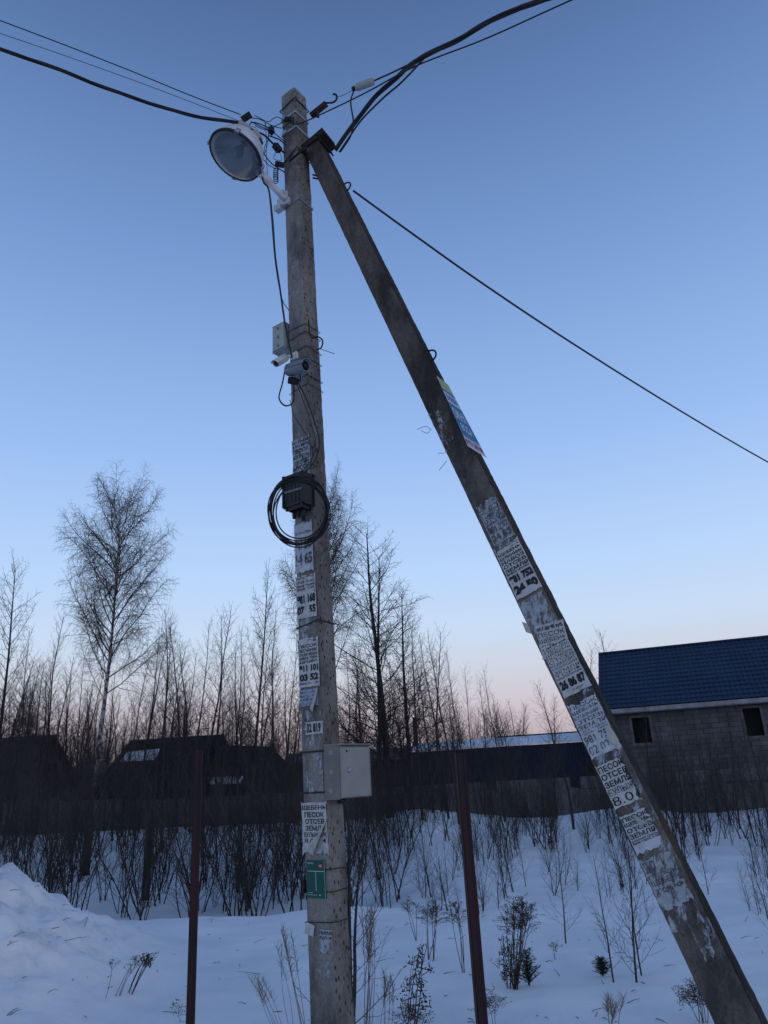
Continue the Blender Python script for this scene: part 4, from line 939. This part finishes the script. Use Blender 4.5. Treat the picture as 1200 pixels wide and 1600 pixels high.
h, O, ax, ay, az, R, E = gabled(72, 1152, 31, rad(171), 2.0, 9, 4.4, M['gable'], M['dark_roof'], 'house with a dark red roof and pale weathered gable at the far left')
mb = MB(); mb.cbox(O - ax * .45 + az * (R - 1.35), ax * .05, ay * .8, az * .7); part(mb, 'window', M['opening'], h)
h, O, ax, ay, az, R, E = gabled(335, 1152, 31, rad(172), 1.7, 3.2, 5.0, M['plank'], M['plank'], 'black timber barn with snow patches on its roof, left of the upright pole', name='timber_barn')
# annex with the lean-to roof
mb = MB(); mb.hexa([O + ax * 1.0 + ay * 2.2 + az * (E - .1), O + ax * 3.4 + ay * 2.2 + az * (E - .1), O + ax * 3.2 + ay * .9 + az * (E + .75), O + ax * 1.0 + ay * .9 + az * (E + .75),
         O + ax * 1.0 + ay * 2.2 + az * (E + .0), O + ax * 3.4 + ay * 2.2 + az * (E + .0), O + ax * 3.2 + ay * .9 + az * (E + .85), O + ax * 1.0 + ay * .9 + az * (E + .85)])
O2 = O
# snow patches lying on slope facing the viewer
mb = MB(); sv = -1 if ay.y > 0 else 1
slope = 1.7 / 2.5
def onroof(x, d, o=.11): return O + ax * x + ay * (sv * d) + az * (R - slope * d + o)
for (x0, x1, d0, d1) in ((1.9, 3.3, .8, 1.3),):
    mb.hexa([onroof(x0, d1), onroof(x1, d1), onroof(x1, d0), onroof(x0, d0), onroof(x0, d1, .19), onroof(x1, d1, .16), onroof(x1, d0, .15), onroof(x0, d0, .20)])
part(mb, 'roof_snow', M['roof_snow'], h)
mb = MB(); p = PY(190, 1200, 30.2); q = PY(385, 1200, 29.8); dxx = (q - p)
mb.box(V((p.x, p.y, -.2)), V((dxx.x, dxx.y, 0)), V((0, .8, 0)), V((0, 0, PY(290, 1196, 30).z + .2))); part(mb, 'annex_wall', M['plank'], h)
mb = MB(); p = PY(328, 1226, 29.4); q = PY(376, 1224, 29.2); mb.box(p, q - p, V((0, .5, .18)), V((0, 0, .08))); part(mb, 'porch_roof_snow', M['roof_snow'], h)
gabled(418, 1170, 34, rad(250), 1.6, 4, 3.2, M['plank'], M['plank'], 'small dark gabled outbuilding half hidden just left of the upright pole', name='outbuilding')
# low dark sheds filling the back row
for i, (px0, px1, py, Y, lb_) in enumerate(((86, 196, 1215, 33, 'low dark lean-to between the red roofed house and the barn'), (438, 640, 1196, 36, 'long dark hedge-high timber shed behind the upright pole'))):
    p, q = PY(px0, py, Y), PY(px1, py - 5, Y); e = empty('timber_shed', V((p.x, p.y, 0)), lb_, 'shed'); d = V((q.x - p.x, q.y - p.y, 0))
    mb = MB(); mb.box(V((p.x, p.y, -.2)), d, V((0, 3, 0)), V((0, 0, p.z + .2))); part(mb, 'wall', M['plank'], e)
    mb = MB(); mb.hexa([V((p.x, p.y - .2, p.z)), V((q.x, q.y - .2, p.z)), V((q.x, q.y + 3.2, p.z + .5)), V((p.x, p.y + 3.2, p.z + .5)), V((p.x, p.y - .2, p.z + .08)), V((q.x, q.y - .2, p.z + .08)), V((q.x, q.y + 3.2, p.z + .6)), V((p.x, p.y + 3.2, p.z + .6))])
    part(mb, 'roof', M['dark_roof'], e)

# concrete fence
fpts = [(-260, 1252, 27.5), (0, 1251, 27), (400, 1249, 25.5), (640, 1240, 25), (900, 1231, 24.5), (1240, 1227, 23), (1500, 1222, 22)]
fe = empty('concrete_fence', PY(600, 1240, 25) * 1, 'low grey concrete panel fence running the whole width behind the thicket', 'fence'); fe.location.z = 0
Pf = [PY(*p) for p in fpts]
for i in range(len(Pf) - 1):
    a, b = Pf[i], Pf[i + 1]; n_ = max(1, round((b - a).length / 2.1))
    for k in range(n_):
        p, q = a.lerp(b, k / n_), a.lerp(b, (k + 1) / n_); d = (q - p); d.z = 0; u = d.normalized(); nn = V((-u.y, u.x, 0)); zt = (p.z + q.z) / 2
        mb = MB(); p0 = V((p.x, p.y, -.3)) + u * .075; ln = d.length - .15
        mb.box(p0, u * ln, nn * .05, V((0, 0, zt + .3)))
        for r_ in range(3): mb.box(p0 + V((0, 0, .42 + .42 * r_)) - nn * .012 + u * .08, u * (ln - .16), nn * .011, V((0, 0, .34)))
        part(mb, 'panel', M['fence_conc'], fe)
        mb = MB(); mb.box(V((p.x, p.y, -.3)) - u * .07 - nn * .04, u * .14, nn * .13, V((0, 0, zt + .34))); part(mb, 'post', M['fence_conc'], fe)

# ---------------------------------------------------------------- trees
def grow(out, p, d, length, r0, lvl, P, rng):
    nseg = P['seg'][lvl]; st = length / nseg; pts = [p.copy()]; rs = [r0]; dd = d.copy(); kids = []
    r1 = r0 * P['taper'][lvl]
    for i in range(nseg):
        w_ = P['wob'][lvl]
        dd = dd + V((rng.gauss(0, w_), rng.gauss(0, w_), rng.gauss(0, w_))) + V((0, 0, P['up'][lvl])) * (1 / nseg)
        dd.normalize(); p = p + dd * st; pts.append(p.copy()); rs.append(r0 + (r1 - r0) * (i + 1) / nseg)
    out.append((lvl, pts, rs))
    if lvl + 1 >= len(P['seg']): return
    nch = P['n'][lvl]; nch = max(1, int(nch * (length / P['ref'][lvl]) + rng.random())) if P['ref'][lvl] else nch
    s0 = P['start'][lvl]; ga = rng.random() * 6.28
    for k in range(nch):
        t = s0 + (1 - s0) * ((k + rng.random() * .8) / nch) ** P.get('pw', 1.0); t = min(t, .985); f = t * nseg; i = min(int(f), nseg - 1); q = pts[i].lerp(pts[i + 1], f - i)
        ax_ = (pts[i + 1] - pts[i]).normalized(); ga += 2.4 + rng.uniform(-.5, .5)
        s_ = ax_.orthogonal().normalized(); s_ = Matrix.Rotation(ga, 3, ax_) @ s_
        an = rad(P['ang'][lvl] + rng.uniform(-12, 12)) * (1.0 - .35 * t if lvl == 0 else 1)
        nd = (ax_ * math.cos(an) + s_ * math.sin(an)).normalized()
        env = P['env'](t) if lvl == 0 else (1 - .6 * t)
        ln = P['len'][lvl] * (length if lvl else P['H']) * env * rng.uniform(.65, 1.15)
        rr = min(rs[i] * .75, max(P['rmin'], P['rk'] * ln))
        grow(out, q, nd, ln, rr, lvl + 1, P, rng)
def tree_mesh(P, seed):
    rng = random.Random(seed); out = []
    for s_ in range(P.get('stems', 1)):
        d = V((rng.gauss(0, P.get('lean', .03)), rng.gauss(0, P.get('lean', .03)), 1)).normalized()
        o = V((rng.uniform(-.12, .12), rng.uniform(-.12, .12), 0)) * (P.get('stems', 1) > 1)
        grow(out, o - V((0, 0, .15)), d, P['H'] * (1 if s_ == 0 else rng.uniform(.7, 1)), P['R'], 0, P, rng)
    tr, cw = MB(), MB()
    for lvl, pts, rs in out:
        if lvl == 0: tr.tube(pts, rs, 7, cap=False)
        else: cw.tube(pts, rs, 4 if lvl == 1 else 3, cap=False)
    return tr, cw
birchP = dict(H=14, R=.17, seg=(16, 9, 7, 5), taper=(.10, .25, .4, .6), wob=(.025, .10, .14, .18), up=(.0, .25, -.35, -1.2), n=(58, 26, 13), ref=(0, 3.2, 1.3), start=(.37, .15, .05), ang=(60, 44, 50), len=(.31, .44, .50), rmin=.0050, rk=.0085,
              env=lambda t: max(.3, 1.06 * math.sqrt(max(0, 1 - ((t - .56) / .52) ** 2))), lean=.01, pw=.85)
alderP = dict(H=11, R=.13, seg=(14, 8, 6, 4), taper=(.12, .3, .45, .7), wob=(.018, .10, .14, .16), up=(.0, .35, .1, .1), n=(50, 18, 10), ref=(0, 2.5, 1.0), start=(.20, .15, .1), ang=(66, 48, 48), len=(.33, .42, .42), rmin=.0062, rk=.0092,
              env=lambda t: 1.05 - .75 * t, lean=.03)
slimP = dict(H=7, R=.05, seg=(12, 6, 4, 3), taper=(.12, .3, .6, .7), wob=(.035, .08, .12, .12), up=(.0, .45, .3, .2), n=(46, 11, 5), ref=(0, 1.5, .6), start=(.20, .12, .1), ang=(50, 42, 42), len=(.27, .44, .42), rmin=.0048, rk=.0068, env=lambda t: 1.0 - .7 * t, lean=.04)
bushP = dict(H=3, R=.0125, seg=(9, 5, 3), taper=(.25, .4, .6), wob=(.085, .13, .15), up=(.0, .5, .3), n=(20, 6), ref=(0, .8), start=(.14, .15), ang=(42, 40), len=(.32, .42), rmin=.0028, rk=.0048, env=lambda t: 1.0 - .6 * t, lean=.17, stems=4)
def inst(name, meshes, loc, rz, s, label, cat, group, mats):
    e = empty(name, loc, label, cat, group); e.rotation_euler = (0, 0, rz); e.scale = (s[0], s[0], s[1])
    for nm, me in meshes:
        o = bpy.data.objects.new(nm, me); COL.objects.link(o); o.parent = e
    return e
def mk(P, seed, bark, tw):
    tr, cw = tree_mesh(P, seed); r = []
    for nm, mb, m in (('trunk', tr, bark), ('crown', cw, tw)):
        me = bpy.data.meshes.new(nm); me.from_pydata(mb.v, [], mb.f); me.materials.append(m); me.polygons.foreach_set('use_smooth', mb.sm); r.append((nm, me))
    return r
def spot(px, D, py=1215): 
    p = PY(px, py, D); return V((p.x, p.y, gz(p.x, p.y)))
def height_to(loc, py):
    lo, hi = 0, 40
    for _ in range(40):
        m = (lo + hi) / 2
        if proj(V((loc.x, loc.y, loc.z + m)))[1] > py: lo = m
        else: hi = m
    return lo
def place(meshes, H, px, D, top, rz, label, name='bare_tree', cat='tree', group=None, wide=1.0, tilt=None):
    l = spot(px, D); h = height_to(l, top); s = h / H
    e = inst(name, meshes, l, rz, (s * wide, s), label, cat, group, None)
    if tilt: e.rotation_euler = (tilt[0], tilt[1], rz)
    return e
bm1 = mk(birchP, 11, M['birch'], M['twig_birch'])
place(bm1, 14, 151, 30, 794, 0.6, 'tall white barked birch with a wide drooping bare crown, left of the pole', name='birch_tree', wide=.78)
bm2 = mk(birchP, 23, M['bark'], M['twig_birch'])
place(bm2, 14, 520, 29, 778, 2.2, 'tall drooping birch rising behind the upright pole, crown showing at its right', name='birch_tree', wide=.66, tilt=(0, rad(5)))
al = [mk(alderP, 31, M['bark'], M['twig']), mk(alderP, 35, M['bark'], M['twig'])]
place(al[0], 11, 592, 23, 862, .4, 'dark leafless alder with the left of two close trunks right of the upright pole', name='alder_tree', wide=1.0)
place(al[1], 11, 607, 23.5, 842, 1.9, 'dark leafless alder with the right of two close trunks right of the upright pole', name='alder_tree', wide=1.25)
place(al[1], 11, 392, 25, 885, 3.9, 'slim dark alder with the tallest top between birch and upright pole', name='alder_tree', wide=.62)
place(al[0], 11, -6, 22, 880, 2.6, 'spreading dark tree cut by the left edge of the photo', name='alder_tree', wide=.75)
place(al[0], 11, 640, 25, 930, 5.0, 'leafless alder leaning out right behind the two close dark trunks', name='alder_tree', wide=1.15)
slim = [mk(slimP, 41 + i, M['bark'], M['twig']) for i in range(6)]
rng = random.Random(99)
tops = [(40, 985), (66, 960), (100, 1035), (118, 1060), (200, 1010), (224, 985), (243, 960), (262, 950), (284, 962), (303, 968), (322, 945), (341, 955), (362, 985), (425, 955), (410, 975), (448, 985), (460, 1010), (560, 1000), (575, 1040), (660, 965), (690, 975), (700, 990),
        (716, 985), (731, 1015), (747, 1030), (770, 1060), (786, 1035), (801, 1075), (812, 1100), (20, 1030), (85, 1000), (172, 1040), (186, 1060), (640, 1030), (676, 1010), (540, 1010), (130, 1010), (145, 1050)]
for i, (px, top) in enumerate(tops):
    D = rng.uniform(19, 27)
    place(slim[i % 6], 7, px - 4, D, top + rng.uniform(-8, 8), rng.random() * 6.28, 'slim leafless young tree rising out of the thicket with a thin upright crown', name='young_tree', group='slim young trees in the thicket', wide=rng.uniform(.8, 1.15))
for i in range(44):
    px = rng.uniform(-30, 720)
    place(slim[i % 6], 7, px, rng.uniform(24.5, 34), rng.uniform(990, 1110) + (40 if px > 600 else 0), rng.random() * 6.28, 'slim leafless young tree rising out of the thicket with a thin upright crown', name='young_tree', group='slim young trees in the thicket', wide=rng.uniform(1.0, 1.5))
for i in range(130):                      # denser back row beyond the sheds
    px = rng.uniform(-40, 830); top = rng.uniform(1070, 1150) if px < 600 else rng.uniform(1090, 1150)
    place(slim[i % 6], 7, px, rng.uniform(38, 55), top, rng.random() * 6.28, 'distant leafless tree in the back row beyond the roofs', name='distant_tree', group='distant trees beyond the roofs', wide=rng.uniform(1.0, 1.5))
bushT = mk(dict(birchP, n=(60, 14, 7), start=(.12, .1, .05), H=8, R=.1, len=(.34, .42, .45)), 77, M['bark'], M['twig'])
place(bushT, 8, 797, 48, 1118, 1.0, 'round dense dark tree on the horizon above the snowy shed roof', name='round_tree', wide=1.2)
for i, (px, top, D, lb_) in enumerate(((934, 1012, 45, 'faint bare treetop between the brace and the blue roof ridge'), (1001, 980, 48, 'faint bare treetop rising behind the blue roof ridge'), (886, 1062, 20, 'sparse arching sapling seen left of the brace under the pale sky'), (862, 1085, 22, 'thin sapling farthest right under open sky before the brace'))):
    place(slim[(i + 2) % 6], 7, px, D, top, i * 1.7, lb_, name='young_tree', wide=1.3)
for i, px in enumerate((965, 975, 990, 1012, 1030, 1043, 1055, 1068, 1082, 1095, 1110, 1128, 1140, 1160, 1172, 1190, 1205)):
    place(slim[i % 6], 7, px, rng.uniform(16, 22), rng.uniform(1085, 1185), i * 1.3, 'thin leafless tree standing in front of the grey brick wall', name='young_tree', group='thin trees before the brick wall', wide=1.1)
# thicket of saplings
bu = []
for i in range(8):
    tr, cw = tree_mesh(bushP if i % 2 else dict(bushP, stems=3, lean=.12, H=3), 200 + i)
    me = bpy.data.meshes.new('sapling'); n0 = len(tr.v)
    me.from_pydata(tr.v + cw.v, [], tr.f + [tuple(k + n0 for k in f) for f in cw.f]); me.materials.append(M['thicket']); bu.append(me)
cnt = 0
while cnt < 292:
    left = rng.random() < .52
    px = rng.uniform(-40, 640) if left else rng.uniform(560, 1240)
    D = 12.2 + 11.5 * rng.random() ** 1.35 if left else 25 - 12 * rng.random() ** 1.3
    if px > 560 and D < 15 and rng.random() < .6: continue
    l = spot(px, D); top = rng.uniform(1105, 1235) if left else rng.uniform(1130, 1250)
    if D < 15: top += 40
    h = height_to(l, top); o = bpy.data.objects.new('sapling', bu[rng.randrange(8)]); COL.objects.link(o)
    s = h / 3; o.location = l; w_ = s * rng.uniform(.8, 1.25); o.scale = (w_, w_, s); o.rotation_euler = (rng.uniform(-.06, .06), rng.uniform(-.06, .06), rng.random() * 6.28)
    tag(o, 'dark leafless sapling clump in the thicket between the open snow and the fence', 'sapling', 'saplings of the thicket'); cnt += 1
for i, (px, D, top, r, lb_) in enumerate(((144, 17, 1272, .085, 'thick weathered wooden stump post standing in the left thicket'), (236, 14.5, 1268, .07, 'dark trunk stump left of the left metal post, foremost in the thicket'))):
    l = spot(px, D); h = height_to(l, top); mb = MB(); mb.tube([l - V((0, 0, .2)), l + V((.02, 0, h * .5)), l + V((0, 0, h))], [r * 1.1, r, r * .95], 9); tag(mb.build('wooden_post', M['wood_post']), lb_, 'post')

# ---------------------------------------------------------------- foreground shrubs and weeds
shrubP = dict(H=2.2, R=.017, seg=(11, 7, 4), taper=(.25, .4, .6), wob=(.03, .07, .09), up=(.0, .55, .4), n=(18, 7), ref=(0, .8), start=(.10, .15), ang=(52, 42), len=(.36, .45), rmin=.0026, rk=.0062, env=lambda t: 1.0 - .55 * t, lean=.03)
def shrub(px, py, Y, top, seed, label, P=shrubP, wide=1.0, name='bare_shrub', group=None, tilt=None):
    b = PY(px, py, Y); l = V((b.x, b.y, gz(b.x, b.y))); h = height_to(l, top); tr, cw = tree_mesh(P, seed)
    e = empty(name, l, label, 'shrub', group); s = h / P['H']; e.scale = (s * wide, s * wide, s)
    if tilt: e.rotation_euler = tilt
    for nm, mb in (('stem', tr), ('twigs', cw)):
        me = bpy.data.meshes.new(nm); me.from_pydata(mb.v, [], mb.f); me.materials.append(M['weed'] if nm == 'x' else M['thicket']); o = bpy.data.objects.new(nm, me); COL.objects.link(o); o.parent = e
def on_ground(px, py):
    r = ray(px, py); t = 2.0
    for _ in range(4000):
        p = CAM + r * t
        if p.z < gz(p.x, p.y): return p
        t += .01
    return CAM + r * 8
def gY(px, py): return on_ground(px, py).y
shrub(552, 1590, 5.6, 1262, 301, 'bare shrub growing right behind the upright pole with branches arching right', dict(shrubP, R=.020, n=(26, 7), len=(.42, .42), ang=(60, 42)), 1.25)
shrub(994, 1535, gY(994, 1535), 1285, 302, 'tallest bare sapling in front of the brace, with many upswept branches', dict(shrubP, n=(26, 7), R=.016), 1.15)
shrub(1003, 1530, gY(1003, 1530) + .1, 1300, 309, 'second stem just right of the tallest bare sapling', shrubP, .9)
shrub(958, 1540, gY(958, 1535), 1320, 303, 'leaning bare sapling left of the tallest one', shrubP, 1.0, tilt=(0, -.12, 0))
shrub(884, 1474, gY(884, 1474), 1310, 304, 'slim bare sapling with spread side branches on open snow right of the red post', dict(shrubP, ang=(62, 40)), 1.1)
shrub(1107, 1398, gY(1107, 1398), 1290, 305, 'bare sapling on the snow just right of the brace', dict(shrubP, R=.014), 1.2)
shrub(1215, 1500, gY(1200, 1480), 1340, 306, 'bare sapling cut by the right edge of the photo', shrubP, 1.3)
shrub(655, 1388, gY(655, 1388), 1300, 307, 'small bare sapling between pole and red post, farthest up the snow', shrubP, .8)
shrub(610, 1420, gY(610, 1420), 1290, 308, 'thin bare sapling left of the small one on the snow', shrubP, .9)
shrub(822, 1385, gY(822, 1385), 1280, 310, 'bare sapling on the snow right of the red post, near the thicket', dict(shrubP, n=(20, 5)), .9)
shrub(700, 1400, gY(700, 1400), 1300, 311, 'bare sapling just left of the right hand red post', shrubP, .9)

rng = random.Random(5)
for i in range(84):
    px = rng.uniform(560, 1215) if i < 76 else rng.uniform(330, 470); py = 1300 + 135 * rng.random() ** 1.5 if i < 76 else rng.uniform(1395, 1425)
    g = on_ground(px, py)
    shrub(px, py, g.y, py - rng.uniform(50, 140), 400 + i % 9, 'thin bare sapling standing alone on the open snow in front of the thicket', dict(shrubP, R=.014, n=(17, 6), wob=(.05, .10, .12), rmin=.0036, lean=.14, stems=2 + i % 2), rng.uniform(.8, 1.2), name='sapling', group='lone saplings on the open snow')
def seedhead(mb, c, s, rng, n=10, mi=0, flat=False):
    for _ in range(n):
        d = V((rng.gauss(0, 1), rng.gauss(0, 1), rng.gauss(0, .35 if flat else 1))).normalized(); p = c + d * s * rng.random()
        mb.tube([p, p + (d + V((0, 0, .3))) * s * .45], [s * .16, s * .05], 3, mi)
def weed(px, py, pxt, pyt, seed, label, n=3, kind='umbel', spread=12, matn='weed', r=.0032, name='dry_weed', hs=1.0):
    rng = random.Random(seed); b = on_ground(px, py); Y = b.y
    sm, hm = MB(), MB()
    for k in range(n):
        tx, ty = pxt + rng.uniform(-spread, spread), pyt + rng.uniform(-4, spread * (1 if k else 0)); t = PY(tx, ty, Y + rng.uniform(-.12, .12))
        o = b + V((rng.uniform(-.03, .03), rng.uniform(-.03, .03), -.05)); mid = o.lerp(t, .5) + V((rng.uniform(-.03, .03), 0, .01))
        c = catmull([o, mid, t], 5); sm.tube(c, [r * (1 - .5 * i / len(c)) for i in range(len(c))], 4)
        if kind == 'umbel':
            for q in range(7):
                u = t + V((rng.gauss(0, .028), rng.gauss(0, .028), rng.uniform(-.012, .02))) * hs; sm.tube([t - V((0, 0, .05 * hs)), u], r * .35, 3); seedhead(hm, u, .016 * hs, rng, 6, 0, True)
        elif kind == 'plume':
            for q in range(30):
                f = .62 + .38 * q / 30; i = f * (len(c) - 1); j = min(int(i), len(c) - 2); u = c[j].lerp(c[j + 1], i - j)
                d = V((rng.gauss(0, .5), rng.gauss(0, .5), .9)).normalized(); hm.tube([u, u + d * .05 * hs], [r * .5, r * .25], 3); 
        elif kind == 'golden':
            for q in range(10):
                i = (.66 + .034 * q) * (len(c) - 1); j = min(int(i), len(c) - 2); u = c[j].lerp(c[j + 1], i - j); d = V((rng.gauss(0, 1), rng.gauss(0, 1), .5)).normalized()
                v = u + d * .11 * hs * (1.25 - .08 * q); sm.tube([u, u.lerp(v, .5) + V((0, 0, .02)), v], r * .35, 3)
                for z_ in range(4): seedhead(hm, u.lerp(v, .45 + .18 * z_), .014 * hs, rng, 4)
        elif kind == 'ragged':
            for q in range(9):
                i = (.25 + .08 * q) * (len(c) - 1); j = min(int(i), len(c) - 2); u = c[j].lerp(c[j + 1], i - j)
                d = V((rng.gauss(0, 1), rng.gauss(0, 1), rng.uniform(-.6, .8))).normalized(); v = u + d * .05 * hs; sm.tube([u, v], r * .5, 3); seedhead(hm, v, .024 * hs, rng, 7)
    sm.add(hm.v, hm.f); ob = sm.build(name, M[matn], None, b); tag(ob, label, 'dry plant')
weed(200, 1552, 232, 1498, 1, 'largest dark umbel cluster on the snow beside the heap', 5, 'umbel', 9, r=.005, hs=1.25)
weed(182, 1556, 212, 1500, 12, 'lower dark stems just left of the largest umbel cluster', 3, 'umbel', 14, r=.003)
weed(166, 1560, 174, 1504, 2, 'single thin umbel stalk left of the dark cluster at the snow heap', 1, 'umbel', 2, r=.0025)
weed(284, 1597, 284, 1562, 3, 'small pale seed stalk left of the left red post', 1, 'ragged', 2, 'stalk', r=.002)
weed(482, 1618, 448, 1452, 4, 'tall feathery reed stalks leaning left beside the upright pole', 4, 'plume', 10, 'stalk', r=.0028)
weed(440, 1625, 405, 1530, 5, 'shorter pale grass stalks left of the tall reeds', 5, 'plume', 16, 'stalk', r=.002)
weed(462, 1625, 432, 1480, 15, 'thin bending reeds between the tall and the short stalks', 2, 'plume', 8, 'stalk', r=.002)
weed(574, 1620, 574, 1420, 6, 'bundle of tall straw coloured stalks right of the upright pole', 8, 'plume', 12, 'stalk', r=.0035)
weed(600, 1630, 604, 1520, 16, 'shorter straw stalks in front of the tall straw bundle', 5, 'plume', 16, 'stalk', r=.0025)
weed(640, 1610, 660, 1478, 7, 'ragged dark weed with clotted seed heads between pole and red post', 3, 'ragged', 8, r=.0055, hs=1.4)
weed(620, 1640, 648, 1500, 17, 'thinner dark weed left of the ragged one', 2, 'ragged', 8, r=.003)
weed(650, 1470, 640, 1405, 8, 'brown goldenrod stalks farthest left of the drooping ones', 3, 'golden', 10, r=.004)
weed(672, 1500, 682, 1408, 9, 'dense brown goldenrod heads above the ragged weed', 6, 'golden', 16, r=.0045)
weed(724, 1520, 708, 1412, 19, 'goldenrod stalks leaning left out of the right red post', 4, 'golden', 9, r=.0045)
weed(806, 1545, 812, 1402, 10, 'tall dense brown weed clump right of the right red post', 14, 'golden', 24, r=.0045)
weed(800, 1545, 792, 1462, 13, 'dark low stems inside the brown weed clump', 8, 'ragged', 14, r=.004)
weed(1098, 1598, 1095, 1545, 11, 'dark feathery weeds leaning on the foot of the brace', 7, 'golden', 20, r=.003, hs=1.2)
weed(770, 1610, 770, 1560, 21, 'low brown weed at the bottom edge right of the red post', 4, 'golden', 18, r=.0025)
weed(960, 1622, 955, 1560, 22, 'low pale stalks at the bottom edge before the sapling', 6, 'plume', 22, 'stalk', r=.0025)
weed(870, 1500, 862, 1478, 23, 'small dark umbel right of the brown weed clump', 2, 'umbel', 8, r=.0025)
weed(640, 1640, 640, 1575, 24, 'low brown weed at the bottom edge left of the right red post', 4, 'golden', 18, r=.0025)

rng = random.Random(77); mb = MB()
for i in range(260):
    g = on_ground(rng.uniform(-20, 1220), 1300 + 300 * rng.random()); a_ = rng.random() * 6.28; ln = rng.uniform(.02, .11) * (1 if i % 4 else 2.2)
    d = V((math.cos(a_), math.sin(a_), rng.uniform(-.1, .35))) * ln; mb.tube([g + V((0, 0, .004)), g + d * .5 + V((0, 0, .006 + rng.random() * .008)), g + d + V((0, 0, .004))], [.0028, .0022, .001], 4)
tag(mb.build('fallen_twigs', M['weed']), 'scattered dark twig and stem litter lying on the snow', 'twig litter', kind='stuff')
def spruce(px, py, top, seed, label):
    rng = random.Random(seed); b = on_ground(px, py); h = height_to(b, top); e = empty('small_spruce', b, label, 'spruce', 'small spruces in the snow')
    mb = MB(); mb.tube([b - V((0, 0, .1)), b + V((0, 0, h))], [.012, .003], 5); part(mb, 'trunk', M['bark'], e); mb = MB()
    for k in range(70):
        f = .06 + .9 * k / 70; an = k * 2.4; ln = ((1 - f) * h * .42 + .04) * rng.uniform(.5, 1.15); o = b + V((0, 0, h * f)); d = V((math.cos(an), math.sin(an), rng.uniform(.15, .9))).normalized()
        mb.tube([o, o + d * ln], [.003, .001], 3)
        for q in range(int(ln / .004)):
            u = o + d * ln * rng.random(); dd = (d * .8 + V((rng.gauss(0, .7), rng.gauss(0, .7), rng.gauss(0, .5)))).normalized(); mb.tube([u, u + dd * .022], [.0016, .0007], 3, cap=False)
    part(mb, 'crown', M['needles'], e)
spruce(827, 1540, 1484, 1, 'small green spruce beside the brown weed clump')
spruce(942, 1525, 1497, 2, 'small dull green spruce left of the tallest sapling')
spruce(372, 1392, 1352, 3, 'tiny dark spruce at the edge of the thicket right of the left red post')

for o in bpy.data.objects:
    if '_at' in o: del o['_at']
